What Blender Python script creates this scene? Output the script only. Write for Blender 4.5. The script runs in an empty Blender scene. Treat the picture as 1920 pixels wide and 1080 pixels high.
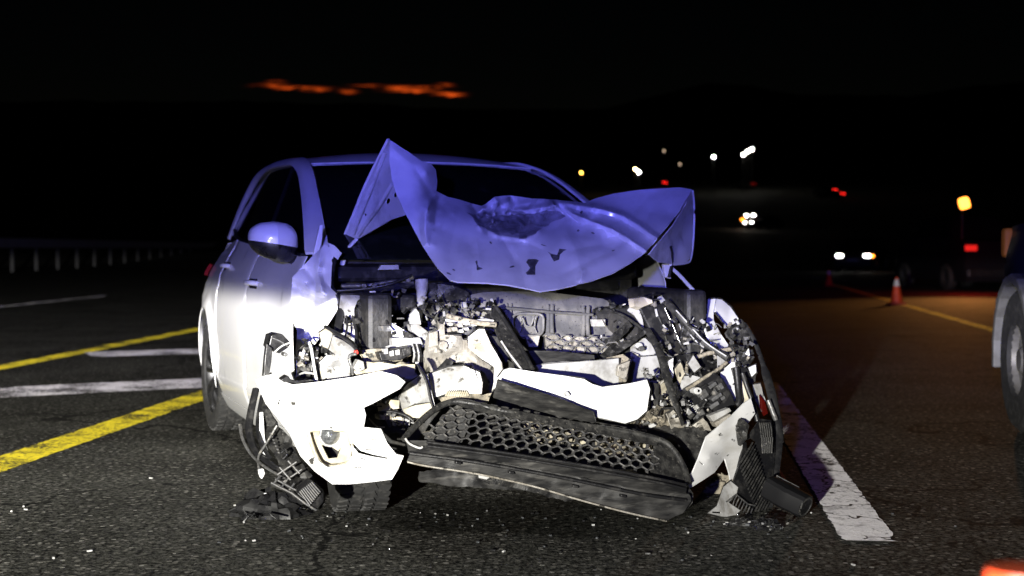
import bpy, bmesh, math, random
import numpy as np
from mathutils import Vector, Matrix, noise, geometry
random.seed(7)
R = math.radians
scene = bpy.context.scene
COL = scene.collection

# ------------------------------------------------------------------ camera
F = 2667.0                       # focal length in photo pixels (50 mm on 36 mm)
CAMZ = 1.0
PITCH = math.atan(75.0 / F)
cam_d = bpy.data.cameras.new('camera'); cam = bpy.data.objects.new('camera', cam_d); COL.objects.link(cam)
cam.location = (0, 0, CAMZ); cam.rotation_euler = (R(90) - PITCH, 0, 0)
cam_d.sensor_width = 36; cam_d.lens = 50.0; cam_d.clip_start = 0.05; cam_d.clip_end = 6000
cam_d.dof.use_dof = True; cam_d.dof.focus_distance = 5.15; cam_d.dof.aperture_fstop = 2.8
scene.camera = cam

# ------------------------------------------------------------------ view / render
scene.view_settings.view_transform = 'Standard'; scene.view_settings.look = 'None'
scene.view_settings.exposure = 0; scene.view_settings.gamma = 1
scene.view_settings.use_curve_mapping = False
scene.render.engine = 'CYCLES'
scene.cycles.use_denoising = True
scene.cycles.max_bounces = 5; scene.cycles.diffuse_bounces = 3; scene.cycles.glossy_bounces = 3
scene.cycles.caustics_reflective = False; scene.cycles.caustics_refractive = False
scene.cycles.sample_clamp_indirect = 4

# ------------------------------------------------------------------ night sky with the last red cloud streaks
world = bpy.data.worlds.new('World'); scene.world = world; world.use_nodes = True
nt = world.node_tree; nt.nodes.clear()
def N(tree, t, **kw):
    n = tree.nodes.new(t)
    for k, v in kw.items(): setattr(n, k, v)
    return n
def mth(tree, op, a, b=None, c=None, clamp=False):
    n = N(tree, 'ShaderNodeMath', operation=op, use_clamp=clamp)
    for i, v in enumerate((a, b, c)):
        if v is None: continue
        if isinstance(v, (int, float)): n.inputs[i].default_value = v
        else: tree.links.new(v, n.inputs[i])
    return n.outputs[0]
out = N(nt, 'ShaderNodeOutputWorld'); bg = N(nt, 'ShaderNodeBackground'); bg.inputs[1].default_value = 0.05
sky = N(nt, 'ShaderNodeTexSky', sky_type='NISHITA', sun_disc=False)
sky.sun_elevation = R(-7.1); sky.sun_rotation = R(-6)
tc = N(nt, 'ShaderNodeTexCoord'); sep = N(nt, 'ShaderNodeSeparateXYZ'); nt.links.new(tc.outputs['Generated'], sep.inputs[0])
az = mth(nt, 'ARCTAN2', sep.outputs[0], sep.outputs[1])       # radians to the right of +Y
el = mth(nt, 'ARCSINE', sep.outputs[2])
def sky_ang(px, py):
    return math.atan((px - 960) / F), math.atan((465 - py) / F)
cmb = N(nt, 'ShaderNodeCombineXYZ'); nt.links.new(mth(nt, 'MULTIPLY', az, 1.0), cmb.inputs[0]); nt.links.new(mth(nt, 'MULTIPLY', el, 3.2), cmb.inputs[1])
nz = N(nt, 'ShaderNodeTexNoise'); nz.inputs['Scale'].default_value = 95; nz.inputs['Detail'].default_value = 4
nt.links.new(cmb.outputs[0], nz.inputs['Vector'])
wob = mth(nt, 'MULTIPLY', mth(nt, 'SUBTRACT', nz.outputs[0], 0.5), 0.0035)
el2 = mth(nt, 'ADD', el, wob)
tot = None
for (px, py, w, h, a) in [(512, 166, 22, 4, .55), (520, 159, 12, 3, .5), (560, 169, 40, 3.5, .75), (592, 171, 20, 4, .8), (653, 174, 13, 4, .5),
                          (690, 163, 22, 2.5, .35), (752, 167, 26, 4.5, .9), (775, 172, 32, 3.5, .9), (800, 165, 28, 2.5, .45), (834, 160, 12, 2.5, .4), (838, 177, 20, 3, .85), (853, 179, 14, 4.5, 1.0)]:
    a0, e0 = sky_ang(px, py)
    dx = mth(nt, 'DIVIDE', mth(nt, 'SUBTRACT', az, a0), w / F); dy = mth(nt, 'DIVIDE', mth(nt, 'SUBTRACT', el2, e0), h * .62 / F)
    q = mth(nt, 'ADD', mth(nt, 'POWER', mth(nt, 'ABSOLUTE', dx), 2.0), mth(nt, 'POWER', mth(nt, 'ABSOLUTE', dy), 2.0))
    g = mth(nt, 'MULTIPLY', mth(nt, 'POWER', 2.718, mth(nt, 'MULTIPLY', q, -1.0)), a)
    tot = g if tot is None else mth(nt, 'MAXIMUM', tot, g)
nr = N(nt, 'ShaderNodeMapRange'); nt.links.new(nz.outputs[0], nr.inputs[0])
nr.inputs[1].default_value = .36; nr.inputs[2].default_value = .60
tot = mth(nt, 'MULTIPLY', tot, mth(nt, 'ADD', mth(nt, 'MULTIPLY', nr.outputs[0], .85), .15))
bg2 = N(nt, 'ShaderNodeBackground'); bg2.inputs[0].default_value = (1.0, .11, .010, 1)
nt.links.new(mth(nt, 'MULTIPLY', tot, 1.05), bg2.inputs[1])
add = N(nt, 'ShaderNodeAddShader')
nt.links.new(sky.outputs[0], bg.inputs[0]); nt.links.new(bg.outputs[0], add.inputs[0]); nt.links.new(bg2.outputs[0], add.inputs[1])
nt.links.new(add.outputs[0], out.inputs[0])

# ------------------------------------------------------------------ lamps of the patrol vehicle standing left of the photographer
def spot(name, loc, target, power, color, size, blend, radius):
    d = bpy.data.lights.new(name, 'SPOT'); d.energy = power; d.color = color
    d.spot_size = R(size); d.spot_blend = blend; d.shadow_soft_size = radius
    o = bpy.data.objects.new(name, d); COL.objects.link(o); o.location = loc
    o.rotation_euler = (Vector(target) - Vector(loc)).to_track_quat('-Z', 'Y').to_euler()
    return o
def point(name, loc, power, color, radius=.05):
    d = bpy.data.lights.new(name, 'POINT'); d.energy = power; d.color = color; d.shadow_soft_size = radius
    o = bpy.data.objects.new(name, d); COL.objects.link(o); o.location = loc
    return o
def low_beam(o, edge=0.0, soft=.012, stray=.012):
    """low-beam pattern: the lamp's reflector cuts the light off above the horizontal of the lamp"""
    d = o.data; d.use_nodes = True; t = d.node_tree
    em = [n for n in t.nodes if n.type == 'EMISSION'][0]
    c = N(t, 'ShaderNodeTexCoord'); s = N(t, 'ShaderNodeSeparateXYZ'); t.links.new(c.outputs['Normal'], s.inputs[0])
    rel = mth(t, 'DIVIDE', s.outputs[1], mth(t, 'ABSOLUTE', s.outputs[2]))       # tangent of elevation inside the beam
    mr = N(t, 'ShaderNodeMapRange', interpolation_type='SMOOTHSTEP'); t.links.new(rel, mr.inputs[0])
    mr.inputs[1].default_value = edge - soft; mr.inputs[2].default_value = edge + soft
    mr.inputs[3].default_value = 1.0; mr.inputs[4].default_value = stray
    m2 = N(t, 'ShaderNodeMapRange', interpolation_type='SMOOTHSTEP'); t.links.new(rel, m2.inputs[0])      # glare just above the cut-off
    m2.inputs[1].default_value = edge; m2.inputs[2].default_value = edge + .05; m2.inputs[3].default_value = .048; m2.inputs[4].default_value = .0
    # light gathers just under the cut-off and towards the verge side
    sx_ = mth(t, 'DIVIDE', s.outputs[0], mth(t, 'ABSOLUTE', s.outputs[2]))
    gx = mth(t, 'POWER', mth(t, 'ABSOLUTE', mth(t, 'DIVIDE', mth(t, 'ADD', sx_, BEAM_X), .26)), 2.0)
    fx = mth(t, 'ADD', mth(t, 'MULTIPLY', mth(t, 'POWER', 2.718, mth(t, 'MULTIPLY', gx, -1.0)), 1.38), .46)
    gy = mth(t, 'DIVIDE', 1.0, mth(t, 'ADD', mth(t, 'POWER', mth(t, 'DIVIDE', mth(t, 'ABSOLUTE', rel), .085), 1.5), 1.0))
    t.links.new(mth(t, 'ADD', mth(t, 'MULTIPLY', mth(t, 'MULTIPLY', mr.outputs[0], fx), gy), mth(t, 'MULTIPLY', m2.outputs[0], mth(t, 'SUBTRACT', 1.0, mr.outputs[0]))), em.inputs[1])
BEAM_X = .23
def light_bar(o):
    """roof light bar: its lenses throw the light level, little of it down on the road"""
    d = o.data; d.use_nodes = True; t = d.node_tree; em = [n for n in t.nodes if n.type == 'EMISSION'][0]
    c = N(t, 'ShaderNodeTexCoord'); s = N(t, 'ShaderNodeSeparateXYZ'); t.links.new(c.outputs['Normal'], s.inputs[0])
    mr = N(t, 'ShaderNodeMapRange', interpolation_type='SMOOTHSTEP'); t.links.new(s.outputs[2], mr.inputs[0])
    mr.inputs[1].default_value = -.145; mr.inputs[2].default_value = -.085; mr.inputs[3].default_value = .06; mr.inputs[4].default_value = 1.0
    t.links.new(mr.outputs[0], em.inputs[1])
HL = (-1.42, -2.4, .80)
head = spot('headlamp_light', HL, (HL[0], HL[1] + 9, .80), 21500, (1.0, .97, .88), 110, .5, .045)
low_beam(head, edge=-.003, soft=.006, stray=.002)
blue = point('beacon_light', (-.85, -2.5, 1.56), 2900, (.15, .15, 1.0), .10)
light_bar(blue)

# ------------------------------------------------------------------ geometry helpers
TH = R(22.0); OX, OY = 0.057, 5.69              # wreck: yaw and the ground point under its front axle
U = Vector((math.sin(TH), -math.cos(TH), 0)); V = Vector((math.cos(TH), math.sin(TH), 0)); O0 = Vector((OX, OY, 0))
FWD = Vector((0, math.cos(PITCH), -math.sin(PITCH))); UPV = Vector((0, math.sin(PITCH), math.cos(PITCH)))
def ray(px, py):
    return FWD + Vector((1, 0, 0)) * ((px - 960) / F) - UPV * ((py - 540) / F)
CAMP = Vector((0, 0, CAMZ))
def loc_(w):                                     # world -> wreck frame (x forward, y to the car's left, z up)
    r = w - O0; return Vector((r.dot(U), r.dot(V), r.z))
def PS(px, py, s):                               # point of the wreck s metres ahead of the front axle
    d = ray(px, py); k = (s - (CAMP - O0).dot(U)) / d.dot(U); return loc_(CAMP + d * k)
def PT(px, py, t):
    d = ray(px, py); k = (t - (CAMP - O0).dot(V)) / d.dot(V); return loc_(CAMP + d * k)
def PD(px, py, dep):                             # world point at a depth
    d = ray(px, py); return CAMP + d * (dep / d.y)
def PG(px, py, z=0.0):                           # world point on level ground
    d = ray(px, py); return CAMP + d * ((z - CAMZ) / d.z)

def link(o, parent=None):
    COL.objects.link(o)
    if parent is not None: o.parent = parent
    return o
def raw(name, verts, faces, mats, parent=None, smooth=False, midx=None, sharp=None):
    me = bpy.data.meshes.new(name); me.from_pydata([tuple(v) for v in verts], [], [tuple(f) for f in faces])
    for m in (mats if isinstance(mats, (list, tuple)) else [mats]): me.materials.append(m)
    if smooth: me.polygons.foreach_set('use_smooth', [True] * len(me.polygons))
    if midx is not None: me.polygons.foreach_set('material_index', midx)
    me.validate(); me.update()
    if sharp: me.set_sharp_from_angle(angle=R(sharp))
    return link(bpy.data.objects.new(name, me), parent)
def empty(name, loc=(0, 0, 0), rz=0):
    o = bpy.data.objects.new(name, None); o.empty_display_size = .2; COL.objects.link(o); o.location = loc; o.rotation_euler = (0, 0, rz); return o
def tag(o, label=None, cat=None, group=None, kind=None):
    for k, v in (('label', label), ('category', cat), ('group', group), ('kind', kind)):
        if v: o[k] = v
    return o

def inside(p, poly):
    x, y = p[0], p[1]; c = False; n = len(poly); j = n - 1
    for i in range(n):
        xi, yi = poly[i][0], poly[i][1]; xj, yj = poly[j][0], poly[j][1]
        if (yi > y) != (yj > y) and x < (xj - xi) * (y - yi) / (yj - yi) + xi: c = not c
        j = i
    return c
def dens(loop, step):
    o = []
    n = len(loop)
    for i in range(n):
        a = np.array(loop[i], float); b = np.array(loop[(i + 1) % n], float)
        k = max(1, int(np.hypot(*(b[:2] - a[:2])) / step))
        for q in range(k): o.append(tuple(a + (b - a) * q / k))
    return o
def jag(loop, amp, step=6, seed=1):
    rg = random.Random(seed); o = []
    for p in dens(loop, step):
        o.append((p[0] + rg.uniform(-amp, amp), p[1] + rg.uniform(-amp, amp)) + tuple(p[2:]))
    return o
def rbf(ctrl, qs):
    c = np.array([p[:2] for p in ctrl], float); v = np.array([p[2] for p in ctrl], float)
    c, ix = np.unique(np.round(c, 2), axis=0, return_index=True); v = v[ix]; n = len(c)
    K = np.sqrt(((c[:, None] - c[None]) ** 2).sum(-1)); P = np.hstack([np.ones((n, 1)), c])
    A = np.zeros((n + 3, n + 3)); A[:n, :n] = K + np.eye(n) * 1e-6; A[:n, n:] = P; A[n:, :n] = P.T
    w = np.linalg.lstsq(A, np.concatenate([v, [0, 0, 0]]), rcond=None)[0]
    q = np.array([p[:2] for p in qs], float)
    return np.sqrt(((q[:, None] - c[None]) ** 2).sum(-1)) @ w[:n] + np.hstack([np.ones((len(q), 1)), q]) @ w[n:]
def shell(name, verts, tris, th, mats, parent, midx=None, smooth=True, sharp=40):
    """closed sheet of thickness th from a triangulated front surface"""
    V0 = np.array([tuple(v) for v in verts]); T = np.array(tris); n = len(V0)
    nr = np.zeros_like(V0); fn = np.cross(V0[T[:, 1]] - V0[T[:, 0]], V0[T[:, 2]] - V0[T[:, 0]])
    for k in range(3): np.add.at(nr, T[:, k], fn)
    nr /= np.maximum(np.linalg.norm(nr, axis=1, keepdims=True), 1e-9)
    B0 = V0 - nr * th
    vs = [tuple(v) for v in V0] + [tuple(v) for v in B0]; fs = [tuple(t) for t in T] + [(t[2] + n, t[1] + n, t[0] + n) for t in T]
    mi = list(midx or [0] * len(T)); mi = mi + [0] * len(T)
    ec = {}
    for t in T:
        for a, b in ((t[0], t[1]), (t[1], t[2]), (t[2], t[0])): ec[(a, b)] = 1
    for (a, b) in list(ec):
        if (b, a) not in ec:
            k = len(vs); vs += [tuple(V0[a]), tuple(V0[b]), tuple(B0[b]), tuple(B0[a])]; fs.append((k + 1, k, k + 3, k + 2)); mi.append(0)
    o = raw(name, vs, fs, mats, parent, smooth=smooth, midx=mi, sharp=sharp if smooth else None)
    return o
def creases(poly, n, amp, w, seed, lmin=18, lmax=60):
    """random straight folds of dented sheet metal inside a region"""
    rg = random.Random(seed); o = []
    while len(o) < n:
        p = (rg.uniform(min(q[0] for q in poly), max(q[0] for q in poly)), rg.uniform(min(q[1] for q in poly), max(q[1] for q in poly)))
        if not inside(p, poly): continue
        a = rg.uniform(0, math.pi); l = rg.uniform(lmin, lmax) / 2
        q1, q2 = (p[0] - l * math.cos(a), p[1] - l * math.sin(a)), (p[0] + l * math.cos(a), p[1] + l * math.sin(a))
        if inside(q1, poly) and inside(q2, poly): o.append(([q1, (p[0] + rg.uniform(-4, 4), p[1] + rg.uniform(-4, 4)), q2], rg.choice([-1, 1]) * amp * rg.uniform(.4, 1), w * rg.uniform(.6, 1.3)))
    return o
def ridge_off(p, ridges):
    o = 0.0
    for (pl, amp, w) in ridges:
        best = 1e9
        for a, b in zip(pl[:-1], pl[1:]):
            dx, dy = b[0] - a[0], b[1] - a[1]; t = max(0, min(1, ((p[0] - a[0]) * dx + (p[1] - a[1]) * dy) / (dx * dx + dy * dy)))
            best = min(best, math.hypot(p[0] - a[0] - t * dx, p[1] - a[1] - t * dy))
        o += amp * max(0.0, 1 - (math.sqrt(best * best + 1.7) - 1.3) / w)
    return o
def sheet(name, outline, inner, mat, parent, th=.004, res=10, nz=0.0, ns=9.0, holes=(), patches=(), crumple=(), s=None, off=0.0, seed=0, smooth=True, sharp=40, ridges=()):
    """panel whose outline is listed as (px, py, metres ahead of the front axle)"""
    rg = random.Random(seed + 11)
    fix = lambda L: [(p[0], p[1], p[2] if len(p) > 2 else s) for p in L]
    outline = fix(outline); inner = fix(inner)
    ctrl = outline + inner
    loops = [dens(outline, res)] + [dens([(p[0], p[1]) for p in h], res) for h in holes] + [dens([(p[0], p[1]) for p in q], max(4, res * .6)) for q, _ in patches]
    pts = []; edges = []
    for L in loops:
        b = len(pts); pts += [(p[0], p[1]) for p in L]
        edges += [(b + i, b + (i + 1) % len(L)) for i in range(len(L))]
    for p in inner: pts.append((p[0], p[1]))
    xs = [p[0] for p in outline]; ys = [p[1] for p in outline]
    y = min(ys) + res * .5; row = 0
    ob = np.array(loops[0])[:, :2]
    while y < max(ys):
        x = min(xs) + res * (.5 if row % 2 else 1.0)
        while x < max(xs):
            q = (x + rg.uniform(-.2, .2) * res, y + rg.uniform(-.2, .2) * res)
            if inside(q, outline) and np.min(np.hypot(ob[:, 0] - q[0], ob[:, 1] - q[1])) > res * .45: pts.append(q)
            x += res
        y += res * .87; row += 1
    for (pl, amp, w) in ridges:
        for a, b in zip(pl[:-1], pl[1:]):
            L = math.hypot(b[0] - a[0], b[1] - a[1]); n_ = max(1, int(L / 5)); nx_, ny_ = -(b[1] - a[1]) / L, (b[0] - a[0]) / L
            for q in range(n_):
                for of in (-1.0, -1.3 / w, 0, 1.3 / w, 1.0):
                    c = (a[0] + (b[0] - a[0]) * q / n_ + nx_ * of * w, a[1] + (b[1] - a[1]) * q / n_ + ny_ * of * w)
                    if inside(c, outline) and np.min(np.hypot(ob[:, 0] - c[0], ob[:, 1] - c[1])) > 2.5: pts.append(c)
    for (poly, n_, amp) in crumple:
        for _ in range(n_):
            q = None
            for _t in range(60):
                q = (rg.uniform(min(p[0] for p in poly), max(p[0] for p in poly)), rg.uniform(min(p[1] for p in poly), max(p[1] for p in poly)))
                if inside(q, poly): break
            base = float(rbf(ctrl[:len(outline) + len(inner)], [q])[0])
            ctrl = ctrl + [(q[0], q[1], base + rg.uniform(-amp, amp))]
    v2, e2, f2, *_ = geometry.delaunay_2d_cdt([Vector(p) for p in pts], edges, [], 0, 1e-4)
    P2 = [(v.x, v.y) for v in v2]
    dep = rbf(ctrl, P2)
    vs = []
    for (p, sd) in zip(P2, dep):
        sd = float(sd) + off + (ridge_off(p, ridges) if ridges else 0)
        if nz:
            q = Vector((p[0] * .002 * ns / 1.0, p[1] * .002 * ns, seed * 3.7)); sd += nz * noise.noise(q * .9) + nz * .45 * noise.noise(q * 2.3)
        vs.append(PS(p[0], p[1], sd))
    tris = []; mi = []
    for f in f2:
        if len(f) != 3: continue
        c = (sum(P2[i][0] for i in f) / 3, sum(P2[i][1] for i in f) / 3)
        if not inside(c, outline) or any(inside(c, h) for h in holes): continue
        a, b, d = (np.array(P2[i]) for i in f)
        ar = (b[0] - a[0]) * (d[1] - a[1]) - (b[1] - a[1]) * (d[0] - a[0])
        if abs(ar) < 1e-4: continue
        tris.append(tuple(f) if ar < 0 else (f[0], f[2], f[1]))
        m = 0
        for k, (q, _m) in enumerate(patches):
            if inside(c, q): m = k + 1
        mi.append(m)
    used = sorted({i for t in tris for i in t}); mp = {u_: i for i, u_ in enumerate(used)}
    return shell(name, [vs[i] for i in used], [tuple(mp[i] for i in t) for t in tris], th, [mat] + [m for _, m in patches], parent, mi, smooth, sharp)
def prism(name, outline, mat, parent, s=0.0, depth=.05, dirv=(-1, 0, 0), taper=1.0, bev=.0025):
    """block: front face listed as (px, py[, s]), extruded along dirv of the wreck frame"""
    fr = [PS(p[0], p[1], p[2] if len(p) > 2 else s) for p in outline]
    if sum((outline[i][0] * outline[(i + 1) % len(outline)][1] - outline[(i + 1) % len(outline)][0] * outline[i][1]) for i in range(len(outline))) > 0: fr.reverse()
    c = sum(fr, Vector()) / len(fr); dv = Vector(dirv) * depth
    bk = [c + (p - c) * taper + dv for p in fr]
    n = len(fr)
    fs = [tuple(range(n)), tuple(range(2 * n - 1, n - 1, -1))] + [(j, i, i + n, j + n) for i in range(n) for j in [(i + 1) % n]]
    o = raw(name, fr + bk, fs, mat, parent)
    if bev:
        b = o.modifiers.new('bevel', 'BEVEL'); b.width = bev; b.segments = 2; b.limit_method = 'ANGLE'; b.angle_limit = R(35)
    return o
def smooth_path(pts, k=4):
    pts = [Vector(p) for p in pts]
    if len(pts) < 3: return pts
    o = []
    for i in range(len(pts) - 1):
        p0 = pts[max(i - 1, 0)]; p1 = pts[i]; p2 = pts[i + 1]; p3 = pts[min(i + 2, len(pts) - 1)]
        for q in range(k):
            t = q / k
            o.append(.5 * ((2 * p1) + (p2 - p0) * t + (2 * p0 - 5 * p1 + 4 * p2 - p3) * t * t + (3 * p1 - p0 - 3 * p2 + p3) * t ** 3))
    o.append(pts[-1]); return o
def tube_mesh(pts, r, n=8, flat=1.0, up=Vector((0, 0, 1))):
    vs = []; fs = []; m = len(pts)
    for i, p in enumerate(pts):
        d = (pts[min(i + 1, m - 1)] - pts[max(i - 1, 0)]).normalized()
        a = d.cross(up)
        if a.length < .05: a = d.cross(Vector((1, 0, 0)))
        a.normalize(); b = a.cross(d)
        ri = r[i] if isinstance(r, (list, tuple)) else r
        for k in range(n):
            w = 2 * math.pi * k / n; vs.append(p + a * math.cos(w) * ri + b * math.sin(w) * ri * flat)
    for i in range(m - 1):
        for k in range(n):
            fs.append((i * n + k, i * n + (k + 1) % n, (i + 1) * n + (k + 1) % n, (i + 1) * n + k))
    fs.append(tuple(range(n - 1, -1, -1))); fs.append(tuple(range((m - 1) * n, m * n)))
    return vs, fs
def tube(name, pts, mat, parent, r=.006, s=0.0, n=8, k=4, flat=1.0, up=Vector((0, 0, 1)), world=False):
    P = [Vector(p) for p in pts] if world else [PS(p[0], p[1], p[2] if len(p) > 2 else s) for p in pts]
    if k > 1: P = smooth_path(P, k)
    v, f = tube_mesh(P, r, n, flat, up)
    return raw(name, v, f, mat, parent, smooth=True, sharp=50)
class MB:
    """collects shapes that belong to ONE part"""
    def __init__(self): self.v = []; self.f = []; self.m = []
    def add(self, v, f, m=0):
        b = len(self.v); self.v += [tuple(x) for x in v]; self.f += [tuple(i + b for i in q) for q in f]; self.m += [m] * len(f); return self
    def box(self, c, sz, rot=None, m=0, taper=1.0):
        c = Vector(c); q = []
        for z in (-1, 1):
            for x, y in ((-1, -1), (1, -1), (1, 1), (-1, 1)):
                p = Vector((x * sz[0] / 2, y * sz[1] / 2, z * sz[2] / 2))
                if z > 0: p.x *= taper; p.y *= taper
                q.append(c + (rot @ p if rot is not None else p))
        return self.add(q, [(3, 2, 1, 0), (4, 5, 6, 7), (0, 1, 5, 4), (1, 2, 6, 5), (2, 3, 7, 6), (3, 0, 4, 7)], m)
    def tube(self, pts, r, n=6, m=0, flat=1.0): return self.add(*tube_mesh([Vector(p) for p in pts], r, n, flat), m)
    def build(self, name, mats, parent=None, smooth=False, bev=0, sharp=40):
        o = raw(name, self.v, self.f, mats, parent, smooth=smooth, midx=self.m, sharp=sharp if smooth else None)
        if bev:
            b = o.modifiers.new('bevel', 'BEVEL'); b.width = bev; b.segments = 2; b.limit_method = 'ANGLE'; b.angle_limit = R(35)
        return o
def grid(name, fn, nu, nv, mat, parent, th=.004, flip=False, sharp=35):
    vs = [fn(i / nu, j / nv) for j in range(nv + 1) for i in range(nu + 1)]; ts = []
    for j in range(nv):
        for i in range(nu):
            a = j * (nu + 1) + i; b = a + 1; c = a + nu + 2; d = a + nu + 1
            ts += [(a, b, c), (a, c, d)] if not flip else [(a, c, b), (a, d, c)]
    return shell(name, vs, ts, th, mat, parent, None, True, sharp)
def lathe(prof, n, axis='y'):
    """closed ring from a (radius, offset) profile round the y axis"""
    vs = []; fs = []; m = len(prof)
    for i in range(n):
        a = 2 * math.pi * i / n
        for (r, y) in prof: vs.append((r * math.cos(a), y, r * math.sin(a)))
    for i in range(n):
        for k in range(m - 1):
            j = (i + 1) % n; fs.append((i * m + k, i * m + k + 1, j * m + k + 1, j * m + k))
    return vs, fs

# ------------------------------------------------------------------ materials
def mat(name, c1, c2=None, rough=.5, rough2=None, metal=0.0, coat=0.0, ns=8.0, lo=.42, hi=.62, bump=0.0, bs=60.0, detail=5.0, spec=.5, c3=None, ns3=30, lo3=.55, hi3=.62, emit=None, es=0.0, stretch=None, croughness=.06):
    m = bpy.data.materials.new(name); m.use_nodes = True; t = m.node_tree; b = t.nodes['Principled BSDF']
    b.inputs['Base Color'].default_value = (*c1, 1); b.inputs['Roughness'].default_value = rough; b.inputs['Metallic'].default_value = metal
    b.inputs['Coat Weight'].default_value = coat; b.inputs['Coat Roughness'].default_value = .06; b.inputs['Specular IOR Level'].default_value = spec
    tcn = N(t, 'ShaderNodeTexCoord'); col = None; b.inputs['Coat Roughness'].default_value = croughness
    if stretch:
        mp_ = N(t, 'ShaderNodeMapping'); mp_.inputs['Scale'].default_value = stretch; t.links.new(tcn.outputs['Object'], mp_.inputs[0])
        class _T: outputs = {'Object': mp_.outputs[0]}
        tcn = _T
    if c2 is not None:
        no = N(t, 'ShaderNodeTexNoise'); no.inputs['Scale'].default_value = ns; no.inputs['Detail'].default_value = detail; no.inputs['Roughness'].default_value = .62
        t.links.new(tcn.outputs['Object'], no.inputs['Vector'])
        mr = N(t, 'ShaderNodeMapRange'); t.links.new(no.outputs[0], mr.inputs[0]); mr.inputs[1].default_value = lo; mr.inputs[2].default_value = hi
        mx = N(t, 'ShaderNodeMix', data_type='RGBA'); t.links.new(mr.outputs[0], mx.inputs[0]); mx.inputs[6].default_value = (*c1, 1); mx.inputs[7].default_value = (*c2, 1)
        col = mx.outputs[2]
        if rough2 is not None:
            m2 = N(t, 'ShaderNodeMapRange'); t.links.new(mr.outputs[0], m2.inputs[0]); m2.inputs[3].default_value = rough; m2.inputs[4].default_value = rough2
            t.links.new(m2.outputs[0], b.inputs['Roughness'])
        if c3 is not None:
            n3 = N(t, 'ShaderNodeTexNoise'); n3.inputs['Scale'].default_value = ns3; n3.inputs['Detail'].default_value = 6; t.links.new(tcn.outputs['Object'], n3.inputs['Vector'])
            r3 = N(t, 'ShaderNodeMapRange'); t.links.new(n3.outputs[0], r3.inputs[0]); r3.inputs[1].default_value = lo3; r3.inputs[2].default_value = hi3
            x3 = N(t, 'ShaderNodeMix', data_type='RGBA'); t.links.new(r3.outputs[0], x3.inputs[0]); t.links.new(col, x3.inputs[6]); x3.inputs[7].default_value = (*c3, 1)
            col = x3.outputs[2]
        t.links.new(col, b.inputs['Base Color'])
    if bump:
        nb = N(t, 'ShaderNodeTexNoise'); nb.inputs['Scale'].default_value = bs; nb.inputs['Detail'].default_value = 4; t.links.new(tcn.outputs['Object'], nb.inputs['Vector'])
        bp = N(t, 'ShaderNodeBump'); bp.inputs['Strength'].default_value = bump; bp.inputs['Distance'].default_value = .01
        t.links.new(nb.outputs[0], bp.inputs['Height']); t.links.new(bp.outputs[0], b.inputs['Normal'])
    if emit: b.inputs['Emission Color'].default_value = (*emit, 1); b.inputs['Emission Strength'].default_value = es
    return m
M = {}
M['paint'] = mat('white_paint', (.80, .80, .80), (.70, .69, .66), rough=.28, rough2=.42, coat=.6, ns=3.0, lo=.5, hi=.75)
M['hoodpaint'] = mat('white_hood_paint', (.74, .74, .75), (.60, .60, .60), rough=.32, rough2=.5, coat=1.0, croughness=.16, ns=5.0, lo=.48, hi=.7, bump=.04, bs=25)
M['bumperpaint'] = mat('scuffed_bumper_paint', (.78, .78, .78), (.62, .61, .58), rough=.3, rough2=.5, coat=.4, ns=6, lo=.5, hi=.7, c3=(.06, .058, .052), ns3=11, lo3=.665, hi3=.69, stretch=(1, .55, 2.2))
M['under'] = mat('white_underside', (.62, .62, .60), (.30, .29, .25), rough=.55, ns=9, lo=.5, hi=.75)
M['dirtypaint'] = mat('dirty_white_metal', (.72, .71, .68), (.36, .32, .24), rough=.4, rough2=.8, ns=14, lo=.5, hi=.66, c3=(.10, .09, .07), ns3=40, lo3=.62, hi3=.68, bump=.2)
M['grimed'] = mat('grimy_white_metal', (.36, .36, .355), (.17, .162, .145), rough=.4, rough2=.7, ns=11, lo=.46, hi=.66, c3=(.07, .065, .055), ns3=26, lo3=.60, hi3=.66, bump=.15)
M['cream'] = mat('cream_plastic', (.46, .42, .32), (.28, .25, .18), rough=.45, ns=16, lo=.5, hi=.7)
M['bare'] = mat('bare_primer', (.10, .10, .11), (.22, .22, .23), rough=.45, metal=.5, ns=60, lo=.45, hi=.6)
M['alloy'] = mat('dirty_alloy', (.36, .34, .30), (.20, .18, .145), rough=.5, rough2=.85, metal=.35, ns=20, lo=.4, hi=.66, c3=(.05, .047, .04), ns3=34, lo3=.58, hi3=.66, bump=.35, bs=90)
M['beige'] = mat('dusty_beige', (.30, .265, .20), (.10, .09, .07), rough=.9, ns=30, lo=.45, hi=.66, c3=(.03, .03, .025), ns3=55, lo3=.57, hi3=.63, bump=.5, bs=70)
M['black'] = mat('black_plastic', (.008, .008, .009), (.022, .021, .020), rough=.42, rough2=.7, ns=24, lo=.5, hi=.66, bump=.12, bs=90)
M['blackgloss'] = mat('black_gloss_plastic', (.010, .010, .011), (.02, .02, .02), rough=.22, rough2=.4, ns=20)
M['dust'] = mat('dusty_black_plastic', (.011, .011, .0115), (.036, .035, .032), rough=.42, rough2=.8, ns=34, lo=.40, hi=.70, c3=(.10, .095, .085), ns3=75, lo3=.60, hi3=.72, bump=.25, bs=130)
M['scrape'] = mat('scraped_black_plastic', (.012, .012, .0125), (.034, .033, .031), rough=.38, rough2=.75, ns=26, lo=.40, hi=.66, c3=(.085, .082, .075), ns3=40, lo3=.58, hi3=.74, bump=.12, bs=120, stretch=(1, .22, 1.3))
M['grey'] = mat('grey_metal', (.13, .13, .13), (.06, .058, .055), rough=.42, rough2=.7, metal=.5, ns=26, lo=.45, hi=.62, c3=(.26, .245, .22), ns3=60, lo3=.58, hi3=.64, bump=.25, bs=80)
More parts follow.
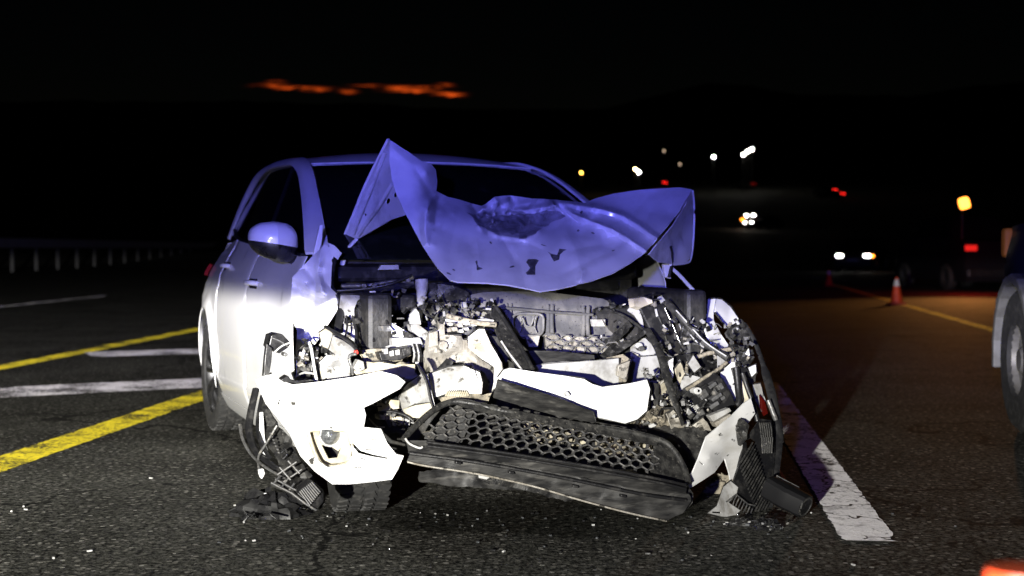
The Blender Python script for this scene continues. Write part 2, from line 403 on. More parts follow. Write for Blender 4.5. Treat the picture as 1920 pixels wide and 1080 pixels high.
M['shutter'] = mat('dusty_grille_panel', (.10, .10, .105), (.23, .22, .20), rough=.36, rough2=.7, ns=9, lo=.40, hi=.72, c3=(.02, .02, .02), ns3=95, lo3=.64, hi3=.68, bump=.12, bs=90)
M['ltgrey'] = mat('light_grey_plastic', (.42, .42, .41), (.26, .25, .23), rough=.5, ns=22, lo=.5, hi=.66)
M['chrome'] = mat('chrome', (.75, .75, .76), rough=.12, metal=1.0)
M['rubber'] = mat('tyre_rubber', (.018, .018, .018), (.05, .048, .045), rough=.75, rough2=.9, ns=30, lo=.5, hi=.7)
M['rim'] = mat('dark_alloy_rim', (.05, .05, .053), (.03, .03, .03), rough=.35, metal=.7, ns=20)
M['glass'] = mat('tinted_glass', (.004, .004, .005), rough=.06, spec=.5)
M['wsglass'] = mat('windscreen_glass', (.006, .008, .007), (.02, .022, .02), rough=.08, rough2=.35, ns=9, lo=.55, hi=.8)
M['rubberdark'] = mat('black_rubber_trim', (.007, .007, .008), rough=.55, spec=.25)
M['redlens'] = mat('red_lens', (.05, .003, .002), rough=.15, coat=.5)
M['redplug'] = mat('red_connector', (.5, .03, .02), rough=.5)
M['clear'] = mat('clear_lens', (.22, .23, .24), (.09, .095, .10), rough=.08, metal=.55, ns=70, lo=.4, hi=.6, coat=.6, bump=.3, bs=120)
M['orangewire'] = mat('orange_wire', (.45, .10, .02), rough=.4)
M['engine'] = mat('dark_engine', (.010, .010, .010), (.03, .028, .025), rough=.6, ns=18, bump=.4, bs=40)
M['pcb'] = mat('lamp_electronics_grey', (.15, .15, .155), (.08, .08, .08), rough=.4, metal=.3, ns=40)
M['meshgrey'] = mat('grille_mesh_plastic', (.045, .045, .047), (.12, .115, .108), rough=.35, rough2=.7, ns=60, lo=.45, hi=.65)

# ------------------------------------------------------------------ ground, road, hillside
def zt(y): return 0.0 if y < 70 else 3.0 * ((y - 70) / 80.0) ** 1.52
def asphalt():
    m = bpy.data.materials.new('asphalt'); m.use_nodes = True; t = m.node_tree; b = t.nodes['Principled BSDF']
    tcn = N(t, 'ShaderNodeTexCoord')
    def tex(kind, sc, **kw):
        n = N(t, kind, **kw); n.inputs['Scale'].default_value = sc; t.links.new(tcn.outputs['Object'], n.inputs['Vector']); return n
    big = tex('ShaderNodeTexNoise', 1.1); big.inputs['Detail'].default_value = 6
    mid = tex('ShaderNodeTexNoise', 42); mid.inputs['Detail'].default_value = 6; mid.inputs['Roughness'].default_value = .75
    r1 = N(t, 'ShaderNodeValToRGB'); t.links.new(mid.outputs[0], r1.inputs[0])
    e = r1.color_ramp.elements; e[0].position = .43; e[0].color = (.008, .0083, .0076, 1); e[1].position = .60; e[1].color = (.145, .144, .125, 1)
    r2 = N(t, 'ShaderNodeMapRange'); t.links.new(big.outputs[0], r2.inputs[0]); r2.inputs[1].default_value = .3; r2.inputs[2].default_value = .7; r2.inputs[3].default_value = .52; r2.inputs[4].default_value = 1.45
    mx = N(t, 'ShaderNodeMix', data_type='RGBA', blend_type='MULTIPLY'); mx.inputs[0].default_value = 1; t.links.new(r1.outputs[0], mx.inputs[6]); t.links.new(r2.outputs[0], mx.inputs[7])
    col = mx.outputs[2]
    for sc, dmax, keep, c in ((44, .44, .70, (.28, .27, .24)), (30, .26, .68, (.50, .49, .44)), (95, .40, .60, (.15, .146, .13))):
        v = tex('ShaderNodeTexVoronoi', sc); sp = N(t, 'ShaderNodeSeparateColor'); t.links.new(v.outputs['Color'], sp.inputs[0])
        k = mth(t, 'MULTIPLY', mth(t, 'LESS_THAN', v.outputs['Distance'], dmax), mth(t, 'GREATER_THAN', sp.outputs[0], keep))
        k = mth(t, 'MULTIPLY', k, sp.outputs[1])
        x = N(t, 'ShaderNodeMix', data_type='RGBA'); t.links.new(k, x.inputs[0]); t.links.new(col, x.inputs[6]); x.inputs[7].default_value = (*c, 1); col = x.outputs[2]
    cv = N(t, 'ShaderNodeTexVoronoi', feature='DISTANCE_TO_EDGE'); cv.inputs['Scale'].default_value = .42; cn = tex('ShaderNodeTexNoise', 2.6); cn.inputs['Detail'].default_value = 5
    ca = N(t, 'ShaderNodeVectorMath', operation='MULTIPLY_ADD'); t.links.new(cn.outputs['Color'], ca.inputs[0]); ca.inputs[1].default_value = (.9, .9, 0); t.links.new(tcn.outputs['Object'], ca.inputs[2]); t.links.new(ca.outputs[0], cv.inputs['Vector'])
    ck = mth(t, 'MULTIPLY', mth(t, 'LESS_THAN', cv.outputs['Distance'], .006), .75); cx = N(t, 'ShaderNodeMix', data_type='RGBA'); t.links.new(ck, cx.inputs[0]); t.links.new(col, cx.inputs[6]); cx.inputs[7].default_value = (.006, .006, .006, 1); col = cx.outputs[2]
    # oil and coolant run out under the wreck
    dv = N(t, 'ShaderNodeVectorMath', operation='SUBTRACT'); t.links.new(tcn.outputs['Object'], dv.inputs[0]); dv.inputs[1].default_value = (.12, 5.32, 0)
    ds = N(t, 'ShaderNodeVectorMath', operation='MULTIPLY'); t.links.new(dv.outputs[0], ds.inputs[0]); ds.inputs[1].default_value = (1.55, 2.3, 0)
    dl = N(t, 'ShaderNodeVectorMath', operation='LENGTH'); t.links.new(ds.outputs[0], dl.inputs[0])
    sn = tex('ShaderNodeTexNoise', 5.0); sn.inputs['Detail'].default_value = 5
    st = N(t, 'ShaderNodeMapRange', interpolation_type='SMOOTHSTEP'); t.links.new(mth(t, 'ADD', dl.outputs['Value'], mth(t, 'MULTIPLY', mth(t, 'SUBTRACT', sn.outputs[0], .5), 1.3)), st.inputs[0])
    st.inputs[1].default_value = .75; st.inputs[2].default_value = 1.15; st.inputs[3].default_value = 1; st.inputs[4].default_value = 0
    xs = N(t, 'ShaderNodeMix', data_type='RGBA', blend_type='MULTIPLY'); t.links.new(mth(t, 'MULTIPLY', st.outputs[0], .75), xs.inputs[0]); t.links.new(col, xs.inputs[6]); xs.inputs[7].default_value = (.32, .33, .31, 1)
    t.links.new(xs.outputs[2], b.inputs['Base Color'])
    rr = N(t, 'ShaderNodeMapRange'); t.links.new(st.outputs[0], rr.inputs[0]); rr.inputs[3].default_value = .78; rr.inputs[4].default_value = .5
    t.links.new(rr.outputs[0], b.inputs['Roughness']); b.inputs['Specular IOR Level'].default_value = .08
    vb = tex('ShaderNodeTexVoronoi', 95); bp = N(t, 'ShaderNodeBump'); bp.inputs['Strength'].default_value = .6; bp.inputs['Distance'].default_value = .005
    hh = mth(t, 'ADD', vb.outputs['Distance'], mth(t, 'MULTIPLY', mid.outputs[0], 1.2)); t.links.new(hh, bp.inputs['Height']); t.links.new(bp.outputs[0], b.inputs['Normal'])
    return m
def marking(name, c, wear, crack=True, stain=None):
    m = bpy.data.materials.new(name); m.use_nodes = True; t = m.node_tree; b = t.nodes['Principled BSDF']
    tcn = N(t, 'ShaderNodeTexCoord')
    def tex(kind, sc, **kw):
        n = N(t, kind, **kw); n.inputs['Scale'].default_value = sc; t.links.new(tcn.outputs['Object'], n.inputs['Vector']); return n
    n1 = tex('ShaderNodeTexNoise', 3.0); n1.inputs['Detail'].default_value = 6
    n2 = tex('ShaderNodeTexNoise', 44); n2.inputs['Detail'].default_value = 5; n2.inputs['Roughness'].default_value = .7
    a = mth(t, 'ADD', mth(t, 'MULTIPLY', n1.outputs[0], .55), mth(t, 'MULTIPLY', n2.outputs[0], .75))
    w = N(t, 'ShaderNodeMapRange'); t.links.new(a, w.inputs[0]); w.inputs[1].default_value = wear; w.inputs[2].default_value = wear + .10
    n4 = tex('ShaderNodeTexNoise', 8.0); n4.inputs['Detail'].default_value = 9; n4.inputs['Roughness'].default_value = .72
    w4 = N(t, 'ShaderNodeMapRange'); t.links.new(n4.outputs[0], w4.inputs[0]); w4.inputs[1].default_value = .53; w4.inputs[2].default_value = .60; w4.inputs[4].default_value = .72 if wear < .66 else .5
    k = mth(t, 'MAXIMUM', w.outputs[0], w4.outputs[0])
    if crack:
        v = N(t, 'ShaderNodeTexVoronoi', feature='DISTANCE_TO_EDGE'); v.inputs['Scale'].default_value = 3.2
        dn = tex('ShaderNodeTexNoise', 9); ad = N(t, 'ShaderNodeVectorMath', operation='MULTIPLY_ADD'); t.links.new(dn.outputs['Color'], ad.inputs[0]); ad.inputs[1].default_value = (.35, .35, .35); t.links.new(tcn.outputs['Object'], ad.inputs[2]); t.links.new(ad.outputs[0], v.inputs['Vector'])
        k = mth(t, 'MAXIMUM', k, mth(t, 'MULTIPLY', mth(t, 'LESS_THAN', v.outputs['Distance'], .03), mth(t, 'GREATER_THAN', n1.outputs[0], .40)))
    col = N(t, 'ShaderNodeMix', data_type='RGBA'); t.links.new(k, col.inputs[0]); col.inputs[6].default_value = (*c, 1); col.inputs[7].default_value = (.035, .034, .03, 1)
    dirt = tex('ShaderNodeTexNoise', 14); dr = N(t, 'ShaderNodeMapRange'); t.links.new(dirt.outputs[0], dr.inputs[0]); dr.inputs[1].default_value = .3; dr.inputs[2].default_value = .7; dr.inputs[3].default_value = .80; dr.inputs[4].default_value = 1.05
    mu = N(t, 'ShaderNodeMix', data_type='RGBA', blend_type='MULTIPLY'); mu.inputs[0].default_value = 1; t.links.new(col.outputs[2], mu.inputs[6]); t.links.new(dr.outputs[0], mu.inputs[7])
    t.links.new(mu.outputs[2], b.inputs['Base Color']); b.inputs['Roughness'].default_value = .7; t.links.new(mth(t, 'SUBTRACT', 1.0, k, clamp=True), b.inputs['Sheen Weight']); b.inputs['Sheen Roughness'].default_value = .35; b.inputs['Sheen Tint'].default_value = (*c, 1)
    bp = N(t, 'ShaderNodeBump'); bp.inputs['Strength'].default_value = .6; bp.inputs['Distance'].default_value = .008; t.links.new(n2.outputs[0], bp.inputs['Height']); t.links.new(bp.outputs[0], b.inputs['Normal'])
    return m
M['asphalt'] = asphalt()
M['soil'] = mat('dark_soil', (.035, .03, .022), (.06, .055, .035), rough=.95, ns=.3)
M['yellowline'] = marking('yellow_road_paint', (.58, .47, .02), .625, crack=False)
M['whiteline'] = marking('white_road_paint', (.88, .86, .85), .69)
M['greyline'] = marking('worn_white_road_paint', (.50, .48, .50), .615, crack=False)

ys = [-60, -20, 0, 20, 45, 70] + [80 + 15 * i for i in range(24)] + [460, 520, 600, 700]
ys2 = ys; g = MB()
xs_ = [-500, -200, -80, -40, 0, 40, 80, 200, 500]
vs = [(x, y, zt(y) - .02) for y in ys2 for x in xs_]; nx = len(xs_)
fs = [(j * nx + i, j * nx + i + 1, (j + 1) * nx + i + 1, (j + 1) * nx + i) for j in range(len(ys2) - 1) for i in range(nx - 1)]
tag(raw('ground', vs, fs, M['soil']), kind='structure')
# the carriageway follows the terrain and swings right as it climbs
def rc(y): return 0.0 if y < 60 else .00082 * (y - 60) ** 2
ys3 = [-40, 0, 20, 45, 70] + [80 + 8 * i for i in range(34)]
vs = []; fs = []
for y in ys3: vs += [(-30 + rc(y) + (0 if y < 60 else min(22, (y - 60) * .3)), y, zt(y)), (18 + rc(y), y, zt(y))]
for i in range(len(ys3) - 1): fs.append((2 * i, 2 * i + 1, 2 * i + 3, 2 * i + 2))
road = tag(raw('road', vs, fs, M['asphalt']), kind='structure')
def line(name, a, b, width, m, z=.004, ends=None):
    """painted line between two photo points on the ground"""
    A = PG(*a); B = PG(*b); d = (B - A).normalized(); n = Vector((-d.y, d.x, 0)) * width / 2
    k = max(2, min(400, int((B - A).length / .03))); v = []; f = []; rg = random.Random(int(a[0] + b[1]))
    A0, B0 = A, B
    for i in range(k + 1):
        p = A.lerp(B, i / k); e_ = max(0, 1 - min(i, k - i) * (B - A).length / k / .10) * .5; v += [p + n * (1 - e_ * rg.random() + rg.uniform(-.05, .05)) + Vector((0, 0, z)), p - n * (1 - e_ * rg.random() + rg.uniform(-.05, .05)) + Vector((0, 0, z))]
    for i in range(k): f.append((2 * i, 2 * i + 1, 2 * i + 3, 2 * i + 2))
    return raw(name, v, f, m, road)
line('yellow_line', (-260, 960), (560, 680), .22, M['yellowline'])
line('yellow_line', (-300, 748), (560, 581), .21, M['yellowline'])
line('white_stripe', (-200, 747), (560, 711), .72, M['greyline'], .0085)
line('white_stripe', (165, 666), (640, 652), .66, M['greyline'], .0085)
line('white_dash', (-160, 592), (195, 555), .15, M['greyline'])
line('white_line', (1432, 716), (1631, 1016), .19, M['whiteline'])
line('yellow_line', (1545, 529), (2300, 744), .15, M['yellowline'])
line('white_line', (1280, 515), (1575, 522), .3, M['greyline'])

# far ridge
rg = random.Random(3); vs = []; fs = []; nR = 90
for i in range(nR + 1):
    px = -900 + i * 42
    base = np.interp(px, [-900, 0, 450, 700, 950, 1100, 1330, 1500, 1700, 1920, 2900], [215, 190, 188, 196, 208, 210, 152, 175, 180, 150, 170])
    yy = base + rg.uniform(-3, 3); P = PD(px, yy, 1500)
    for k in range(5):
        q = k / 4; vs.append((P.x * (1 - .35 * (1 - q)), 1500 - 800 * (1 - q), P.z * q ** 1.3 + zt(700) * (1 - q) * .9 - 4 * (k == 0)))
for i in range(nR):
    for k in range(4): a = i * 5 + k; fs.append((a, a + 5, a + 6, a + 1))
tag(raw('mountain_ridge', vs, fs, M['soil'], smooth=True), kind='structure')

# ------------------------------------------------------------------ roadside barrier on the left
M['galv'] = mat('galvanised_steel', (.75, .76, .80), (.60, .60, .63), rough=.5, ns=6)
bar = empty('guard_rail', (-20.9, 60.5, 0)); tag(bar, 'long galvanised guard rail on thin posts along the far road edge', 'guard rail')
dirb = Vector((-.055, 1, 0)).normalized(); sideb = Vector((1, .055, 0)).normalized()
prof = [(0, 1.0), (.05, 1.04), (.05, 1.14), (0, 1.18), (0, 1.24), (.05, 1.28), (.05, 1.38), (0, 1.42)]
v = []; f = []
for i in range(20):
    p = dirb * (3.6 * i - 14)
    for (a, z) in prof: v.append(p + sideb * (a + .06) + Vector((0, 0, z)))
for i in range(19):
    for k in range(len(prof) - 1): a = i * 8 + k; f.append((a, a + 8, a + 9, a + 1))
o = raw('beam', v, f, M['galv'], bar); sm = o.modifiers.new('s', 'SOLIDIFY'); sm.thickness = .006
pm = MB().box((0, 0, .64), (.12, .10, 1.32)); po = pm.build('post', mat('post_steel', (.11, .11, .115), rough=.6), bar)
for i in range(19):
    q = po if i == 0 else link(po.copy(), bar)
    q.location = dirb * (3.6 * i - 12)

# ------------------------------------------------------------------ traffic cones and warning lamp
M['cone'] = mat('orange_cone_plastic', (.80, .075, .02), (.62, .055, .015), rough=.5, ns=12)
M['band'] = mat('white_reflective_band', (.72, .68, .66), rough=.35)
M['coneb'] = mat('cone_base', (.35, .03, .012), rough=.7)
def cone(loc, h, label):
    c = empty('traffic_cone', loc); tag(c, label, 'traffic cone')
    b = MB().box((0, 0, .02), (h * .58, h * .58, .04)); b.build('base', M['coneb'], c, bev=.01)
    def ring(z0, z1, m, nm, g_=0.0):
        rr = lambda z: (h * .20) * (1 - z / h) + h * .045 + g_
        v, f = lathe([(rr(z0), 0), (rr(z1), 0)], 28); m_ = len(v) // 28
        vv = []
        for i in range(28):
            a = 2 * math.pi * i / 28
            vv += [(rr(z0) * math.cos(a), rr(z0) * math.sin(a), z0), (rr(z1) * math.cos(a), rr(z1) * math.sin(a), z1)]
        ff = [(2 * i, 2 * ((i + 1) % 28), 2 * ((i + 1) % 28) + 1, 2 * i + 1) for i in range(28)]
        ff.append(tuple(2 * i + 1 for i in range(28)))
        raw(nm, vv, ff, m, c, smooth=True, sharp=40)
    ring(.03, h, M['cone'], 'body'); ring(h * .68, h * .92, M['band'], 'reflective_band', .003)
    return c
cone(PG(1681, 571), .48, 'orange traffic cone with white band standing on the yellow line')
cone(PG(1554, 537), .44, 'traffic cone near the lit headlights of the parked car')
p = PD(1913, 1069, 1.36); cone((p.x, p.y, 0), p.z, 'orange traffic cone with only its tip showing at the road edge')
M['redglow'] = mat('red_lamp', (.4, .01, .005), rough=.4, emit=(1, .03, .012), es=1.1)
p = PG(1696, 525); w = empty('warning_post', p); tag(w, 'slim dark post with a red lamp on top behind the cone', 'warning lamp')
MB().tube([(0, 0, 0), (0, 0, .70)], .03, 10).box((0, 0, .03), (.3, .3, .06)).build('pole', M['black'], w)
MB().tube([(0, 0, .68), (0, 0, .90)], .062, 12).build('lamp', M['redglow'], w, smooth=True)

# ------------------------------------------------------------------ other vehicles on the road
M['darkcar'] = mat('dark_car_paint', (.010, .010, .013), rough=.3, coat=.5)
M['bluecar'] = mat('dark_blue_car_paint', (.012, .014, .045), rough=.3, coat=.5)
M['headon'] = mat('lit_headlamp', (.9, .9, .9), emit=(1, .97, .92), es=22)
M['headsoft'] = mat('lit_far_headlamp', (.9, .9, .9), emit=(1, .95, .86), es=30)
M['tailon'] = mat('lit_tail_lamp', (.4, .01, .01), emit=(1, .02, .015), es=9)
M['taildim'] = mat('dim_tail_lamp', (.3, .01, .01), emit=(1, .02, .015), es=.8)
M['amberon'] = mat('lit_amber_lamp', (.6, .2, .02), emit=(1, .27, .02), es=14)
M['amberhot'] = mat('lit_amber_beacon', (.8, .4, .1), emit=(1, .29, .035), es=7)
CARMESH = {}
def simple_car(name, loc, rz, label, paint, h=1.0, head=None, tail=None, group=None):
    """whole car, nose along local +x, standing at loc; parts shared between copies"""
    c = empty(name, loc, rz); tag(c, label, 'car', group)
    L = 4.3; Wd = .86
    def prof(x):
        return np.interp(x, [-2.15, -2.1, -1.5, -.9, .45, 1.15, 2.0, 2.15], [.62, .92, 1.0, 1.40, 1.42, .98, .80, .60]) * h
    if 'body' not in CARMESH or True:
        v = []; f = []; X = [-2.15, -2.1, -1.8, -1.5, -1.2, -.9, -.4, .1, .45, .8, 1.15, 1.6, 2.0, 2.15]
        sec = []
        for x in X:
            top = prof(x); belt = min(top, .95 * h); w = Wd * (1 - .10 * max(0, (abs(x) - 1.6) / .55) ** 2)
            sec.append([(x, -w * .94, .22), (x, -w, .5 * h), (x, -w * .96, belt), (x, -w * (.96 - .30 * (top - belt) / .5), top), (x, w * (.96 - .30 * (top - belt) / .5), top), (x, w * .96, belt), (x, w, .5 * h), (x, w * .94, .22)])
        for s_ in sec: v += s_
        for i in range(len(X) - 1):
            for k in range(8): a = i * 8 + k; b_ = i * 8 + (k + 1) % 8; f.append((a, b_, b_ + 8, a + 8))
        f.append(tuple(range(7, -1, -1))); f.append(tuple(range((len(X) - 1) * 8, len(X) * 8)))
        f = [tuple(reversed(q)) for q in f]
        o = raw('body', v, f, paint, c, smooth=True, sharp=28)
    for sx in (1.32, -1.28):
        for sy in (-1, 1):
            vv, ff = lathe([(.18, -.1), (.29, -.1), (.315, -.07), (.315, .07), (.29, .1), (.18, .1), (.18, -.1)], 20)
            wv = [(a + sx, b + sy * .79, z + .315) for a, b, z in vv]
            wo = raw('wheel', wv, ff, M['rubber'], c, smooth=True, sharp=40)
    gl = MB()
    for sy in (-1, 1):
        y1 = sy * .825; y2 = sy * .64
        gl.add([(-1.3, y1, 1.0 * h), (.95, y1, 1.0 * h), (.42, y2 * 1.02, 1.36 * h), (-.88, y2 * 1.02, 1.36 * h)], [(0, 1, 2, 3)] if sy < 0 else [(3, 2, 1, 0)])
    gl.add([(1.10, -.70, 1.02 * h), (1.10, .70, 1.02 * h), (.52, .56, 1.385 * h), (.52, -.56, 1.385 * h)], [(0, 1, 2, 3)])
    go = gl.build('window', M['glass'], c); q = go.modifiers.new('s', 'SOLIDIFY'); q.thickness = .03; q.offset = 0
    for sy in (-1, 1):
        MB().box((2.07, sy * .58, .66 * h), (.14, .26, .13), m=0).build('headlight', head or M['clear'], c, bev=.02)
        MB().box((-2.1, sy * .62, .80 * h), (.12, .28, .13), m=0).build('tail_light', tail or M['redlens'], c, bev=.02)
    MB().box((2.15, 0, .42), (.08, 1.3, .16)).build('front_bumper', M['black'], c, bev=.02)
    MB().box((-2.15, 0, .42), (.08, 1.4, .18)).build('rear_bumper', M['black'], c, bev=.02)
    MB().box((2.2, 0, .5), (.02, .5, .11)).build('number_plate', M['ltgrey'], c)
    return c
def on_hill(px, d):
    P = PD(px, 465, d); return (P.x, P.y, zt(d))
# parked car with its headlights on
p = PD(1592, 481, 60); a = simple_car('parked_car', (p.x + 1.1, p.y + 2.2, 0), R(-90 - 24), 'dark car parked with bright white headlights behind the traffic cones', M['darkcar'], head=M['headon'])
MB().box((2.06, .80, .66), (.10, .10, .08)).build('indicator', M['amberon'], a, bev=.02)
# recovery van with amber beacon
p = PD(1848, 465, 33); a = simple_car('service_van', (p.x, p.y + 2.0, 0), R(96), 'dark service van with a glowing amber beacon and red tail lamp', M['darkcar'], h=1.25, tail=M['taildim'])
bq = PD(1808, 381, 32)
bl = (Matrix.Rotation(-R(96), 3, 'Z') @ (bq - Vector((p.x, p.y + 2.0, 0))))
MB().box((0, 0, 0), (.16, .22, .25), rot=Matrix.Rotation(R(-14), 3, 'X')).build('beacon', M['amberhot'], a, bev=.05).location = bl
MB().tube([(bl.x + .1, bl.y, 1.2), (bl.x + .1, bl.y, bl.z - .05)], .012, 8).build('beacon_mast', M['black'], a)
am = spot('amber_beacon_light', bq + Vector((0, -.35, .0)), (bq.x - 5.5, bq.y - 17, .0), 900, (1, .40, .10), 70, 1.0, .15)
tl = point('tail_lamp_light', PD(1822, 482, 30.6), 25, (1, .03, .02), .1)
# vehicles climbing the hill
p = on_hill(1433, 150); a = simple_car('oncoming_van', p, R(-90 - 62), 'far oncoming van with four white lamps on the dark hill road', M['darkcar'], head=M['headsoft'])
for sy in (-.46, .46): MB().box((1.9, sy * 1.28, 1.42), (.2, .22, .16)).build('roof_lamp', M['headsoft'], a, bev=.03)
MB().box((2.0, -1.15, 1.0), (.2, .22, .16)).build('indicator', M['amberon'], a, bev=.03)
for (px, d, m, lab) in ((1228, 280, M['tailon'], 'distant car showing a bright red lamp on the hillside left of the tall lamps'), (1544, 252, M['tailon'], 'distant car with two red tail lamps higher on the hill road'),
                        (1557, 238, M['tailon'], 'distant car with two red tail lamps lower on the hill road'), (1393, 275, M['taildim'], 'distant car with a faint red tail lamp under the row of street lamps')):
    simple_car('distant_car', on_hill(px, d), R(90 + 55), lab, M['darkcar'], tail=m, group='cars climbing the dark hill')

# ------------------------------------------------------------------ street lamps on the hillside
M['lampw'] = mat('white_lamp_glow', (.9, .9, .9), emit=(1, .96, .88), es=90)
M['lampy'] = mat('yellow_lamp_glow', (.9, .7, .3), emit=(1, .72, .26), es=45)
M['lampa'] = mat('amber_lamp_glow', (.9, .6, .2), emit=(1, .50, .07), es=24)
M['lampd'] = mat('dim_lamp_glow', (.5, .4, .3), emit=(1, .72, .5), es=2.2)
M['pole'] = mat('dark_lamp_pole', (.05, .05, .05), rough=.6)
for (px, py, d, m, lab) in ((1338, 294, 250, 'lampw', 'lone white street lamp high on the dark hillside'), (1394, 290, 255, 'lampw', 'lowest of three white street lamps climbing the hill together'),
                            (1402, 284, 262, 'lampw', 'middle of three white street lamps climbing the hill together'), (1410, 280, 268, 'lampw', 'highest of three white street lamps climbing the hill together'),
                            (1090, 324, 250, 'lampa', 'single amber street lamp just beyond the wrecked car roof'), (1191, 317, 255, 'lampy', 'yellow street lamp of a close pair on the hill'),
                            (1198, 323, 248, 'lampw', 'white street lamp of a close pair on the hill'), (1245, 283, 300, 'lampd', 'very dim reddish lamp far up the hillside'), (1275, 308, 300, 'lampd', 'very dim pale lamp far up the hillside beside a bright one')):
    P = PD(px, py, d); l = empty('street_lamp', (P.x, P.y, zt(d))); tag(l, lab, 'street lamp', 'lamps on the dark hillside')
    hgt = P.z - zt(d)
    MB().tube([(0, .5, 0), (0, .5, hgt), (0, .1, hgt + .25)], .07, 8).build('pole', M['pole'], l)
    MB().tube([(0, -.16, hgt), (0, .0, hgt), (0, .16, hgt)], [.1, .17, .1], 12).build('lamp_head', M[m], l, smooth=True)

# ------------------------------------------------------------------ off-road vehicle at the right edge
DV = Vector((.123, .992, 0)).normalized(); sv = empty('off_road_vehicle', (3.61, 7.62, 0), math.atan2(DV.y, DV.x))
tag(sv, 'dark blue off-road vehicle with grey bumper and wheel, cut by the picture edge', 'car')
M['cladding'] = mat('grey_cladding', (.13, .13, .127), (.09, .088, .082), rough=.55, ns=10)
M['greyrim'] = mat('grey_wheel_rim', (.17, .165, .155), (.1, .095, .085), rough=.5, metal=.3, ns=12)
def svbody():
    X = [-3.7, -3.6, -2.6, -1.4, -.75, -.55, -.3, 0, .3, .5, .62]
    top = [1.0, 1.70, 1.78, 1.78, 1.74, 1.30, 1.16, 1.14, 1.12, 1.08, .95]; v = []; f = []
    for x, tp in zip(X, top):
        w = .86 if x < .4 else .80; be = min(tp, 1.08)
        lo = .82 if abs(x) < .45 or abs(x + 2.7) < .45 else .5
        v += [(x, -w, lo), (x, -w * 1.01, .95 if tp > .95 else .9), (x, -w * .97, be), (x, -w * (.97 if tp <= 1.2 else .80), tp), (x, w * (.97 if tp <= 1.2 else .80), tp), (x, w * .97, be), (x, w * 1.01, .95 if tp > .95 else .9), (x, w, lo)]
    for i in range(len(X) - 1):
        for k in range(8): a = i * 8 + k; b = i * 8 + (k + 1) % 8; f.append((a + 8, b + 8, b, a))
    f.append(tuple(range(8))); f.append(tuple(range((len(X) - 1) * 8 + 7, (len(X) - 1) * 8 - 1, -1)))
    raw('body', v, f, M['bluecar'], sv, smooth=True, sharp=30)
svbody()
MB().box((.66, 0, .56), (.26, 1.66, .36)).build('front_bumper', M['cladding'], sv, bev=.05)
for sy in (-1, 1):
    q = MB()
    for k in range(10):
        a0 = math.pi * k / 9; q.box((.43 * math.cos(a0), sy * .86, .40 + .43 * math.sin(a0)), (.05, .10, .17), rot=Matrix.Rotation(-a0, 3, 'Y'))
    q.build('wheel_arch', M['cladding'], sv, bev=.01)
    MB().box((.52, sy * .80, 1.03), (.10, .08, .17)).build('indicator', mat('amber_lens', (.5, .17, .03), rough=.2, emit=(1, .35, .08), es=.03), sv, bev=.02)
    MB().box((-1.05, sy * .95, 1.18), (.12, .2, .2)).build('side_mirror', M['black'], sv, bev=.04)
    for sx in (0, -2.7):
        vv, ff = lathe([(.20, -.12), (.36, -.12), (.39, -.09), (.39, .09), (.36, .12), (.20, .12), (.20, -.12)], 28)
        wo = raw('wheel', [(a, b, z) for a, b, z in vv], ff, M['rubber'], sv, smooth=True, sharp=40); wo.location = (sx, sy * .76, .39)
        r_ = MB(); r_.add(*lathe([(.205, sy * .11), (.19, sy * .06), (.10, sy * .05), (.06, sy * .10), (.001, sy * .10)], 24))
        ro = r_.build('rim', M['greyrim'], wo, smooth=True)
    MB().box((-1.7, sy * .77, 1.40), (1.8, .02, .40)).build('side_window', M['glass'], sv, bev=.01)

# ------------------------------------------------------------------ the wrecked saloon: cabin and rear end
car = empty('wrecked_car', O0, TH - R(90)); tag(car, 'white saloon car with its whole front end smashed open and bonnet buckled', 'car')
def C(s, t, z): return Vector((s, t, z))
def plan(s):
    w = .868 - .015 * max(0, s + 1.0)
    if s < -1.4: w -= .058 * ((-1.4 - s) / 1.2) ** 1.5
    if s < -2.8: w -= .10 * ((-2.8 - s) / .7) ** 2
    return w
def hw(s, z):
    p = plan(s)
    if z < .36: p -= .055 * ((.36 - z) / .16) ** 1.5
    elif z < .97: p -= .012 * ((z - .60) / .25) ** 2 * (1 if z > .6 else .4) + (.006 if z > .80 else 0)
    if z > .86: p -= .035 * min(1, (z - .86) / .11)
    if z > .72 and s < -2.0: p -= .05 * min(1, (z - .72) / .25) * min(1, (-2.0 - s) / .8)
    if z > .97: p = plan(s) - .075 - .43 * (z - .97) - (.05 * min(1, max(0, -2.0 - s) / .8))
    return p
def belt(s): return .965 + .045 * max(0, (-.5 - s)) / 1.0
ARC, AZ, AR = -2.60, .31, .365
def rear_edge(z):
    e = -2.22
    if z < AZ + AR: e = max(e, ARC + math.sqrt(max(0, AR ** 2 - (z - AZ) ** 2)))
    return e if z > .26 else max(e, -2.24)
EO = [(-.46, .97), (-.675, 1.092), (-.935, 1.228), (-1.18, 1.333), (-1.40, 1.384), (-1.62, 1.396), (-2.0, 1.402), (-2.38, 1.385), (-2.66, 1.345), (-2.89, 1.245), (-3.06, 1.115), (-3.13, 1.05)]
EI = [(-.40, .700, .962), (-.62, .668, 1.095), (-.88, .628, 1.238), (-1.13, .588, 1.350), (-1.38, .556, 1.412), (-1.62, .542, 1.432), (-2.0, .536, 1.438), (-2.40, .530, 1.425), (-2.70, .528, 1.382), (-2.97, .538, 1.262), (-3.14, .555, 1.125), (-3.20, .57, 1.045)]
def cr(L, q):
    i = min(int(q), len(L) - 2); f_ = q - i; P = [L[max(0, min(len(L) - 1, i + k))] for k in (-1, 0, 1, 2)]
    return tuple(.5 * (2 * p1 + (p2 - p0) * f_ + (2 * p0 - 5 * p1 + 4 * p2 - p3) * f_ ** 2 + (3 * p1 - p0 - 3 * p2 + p3) * f_ ** 3) for p0, p1, p2, p3 in zip(*P))
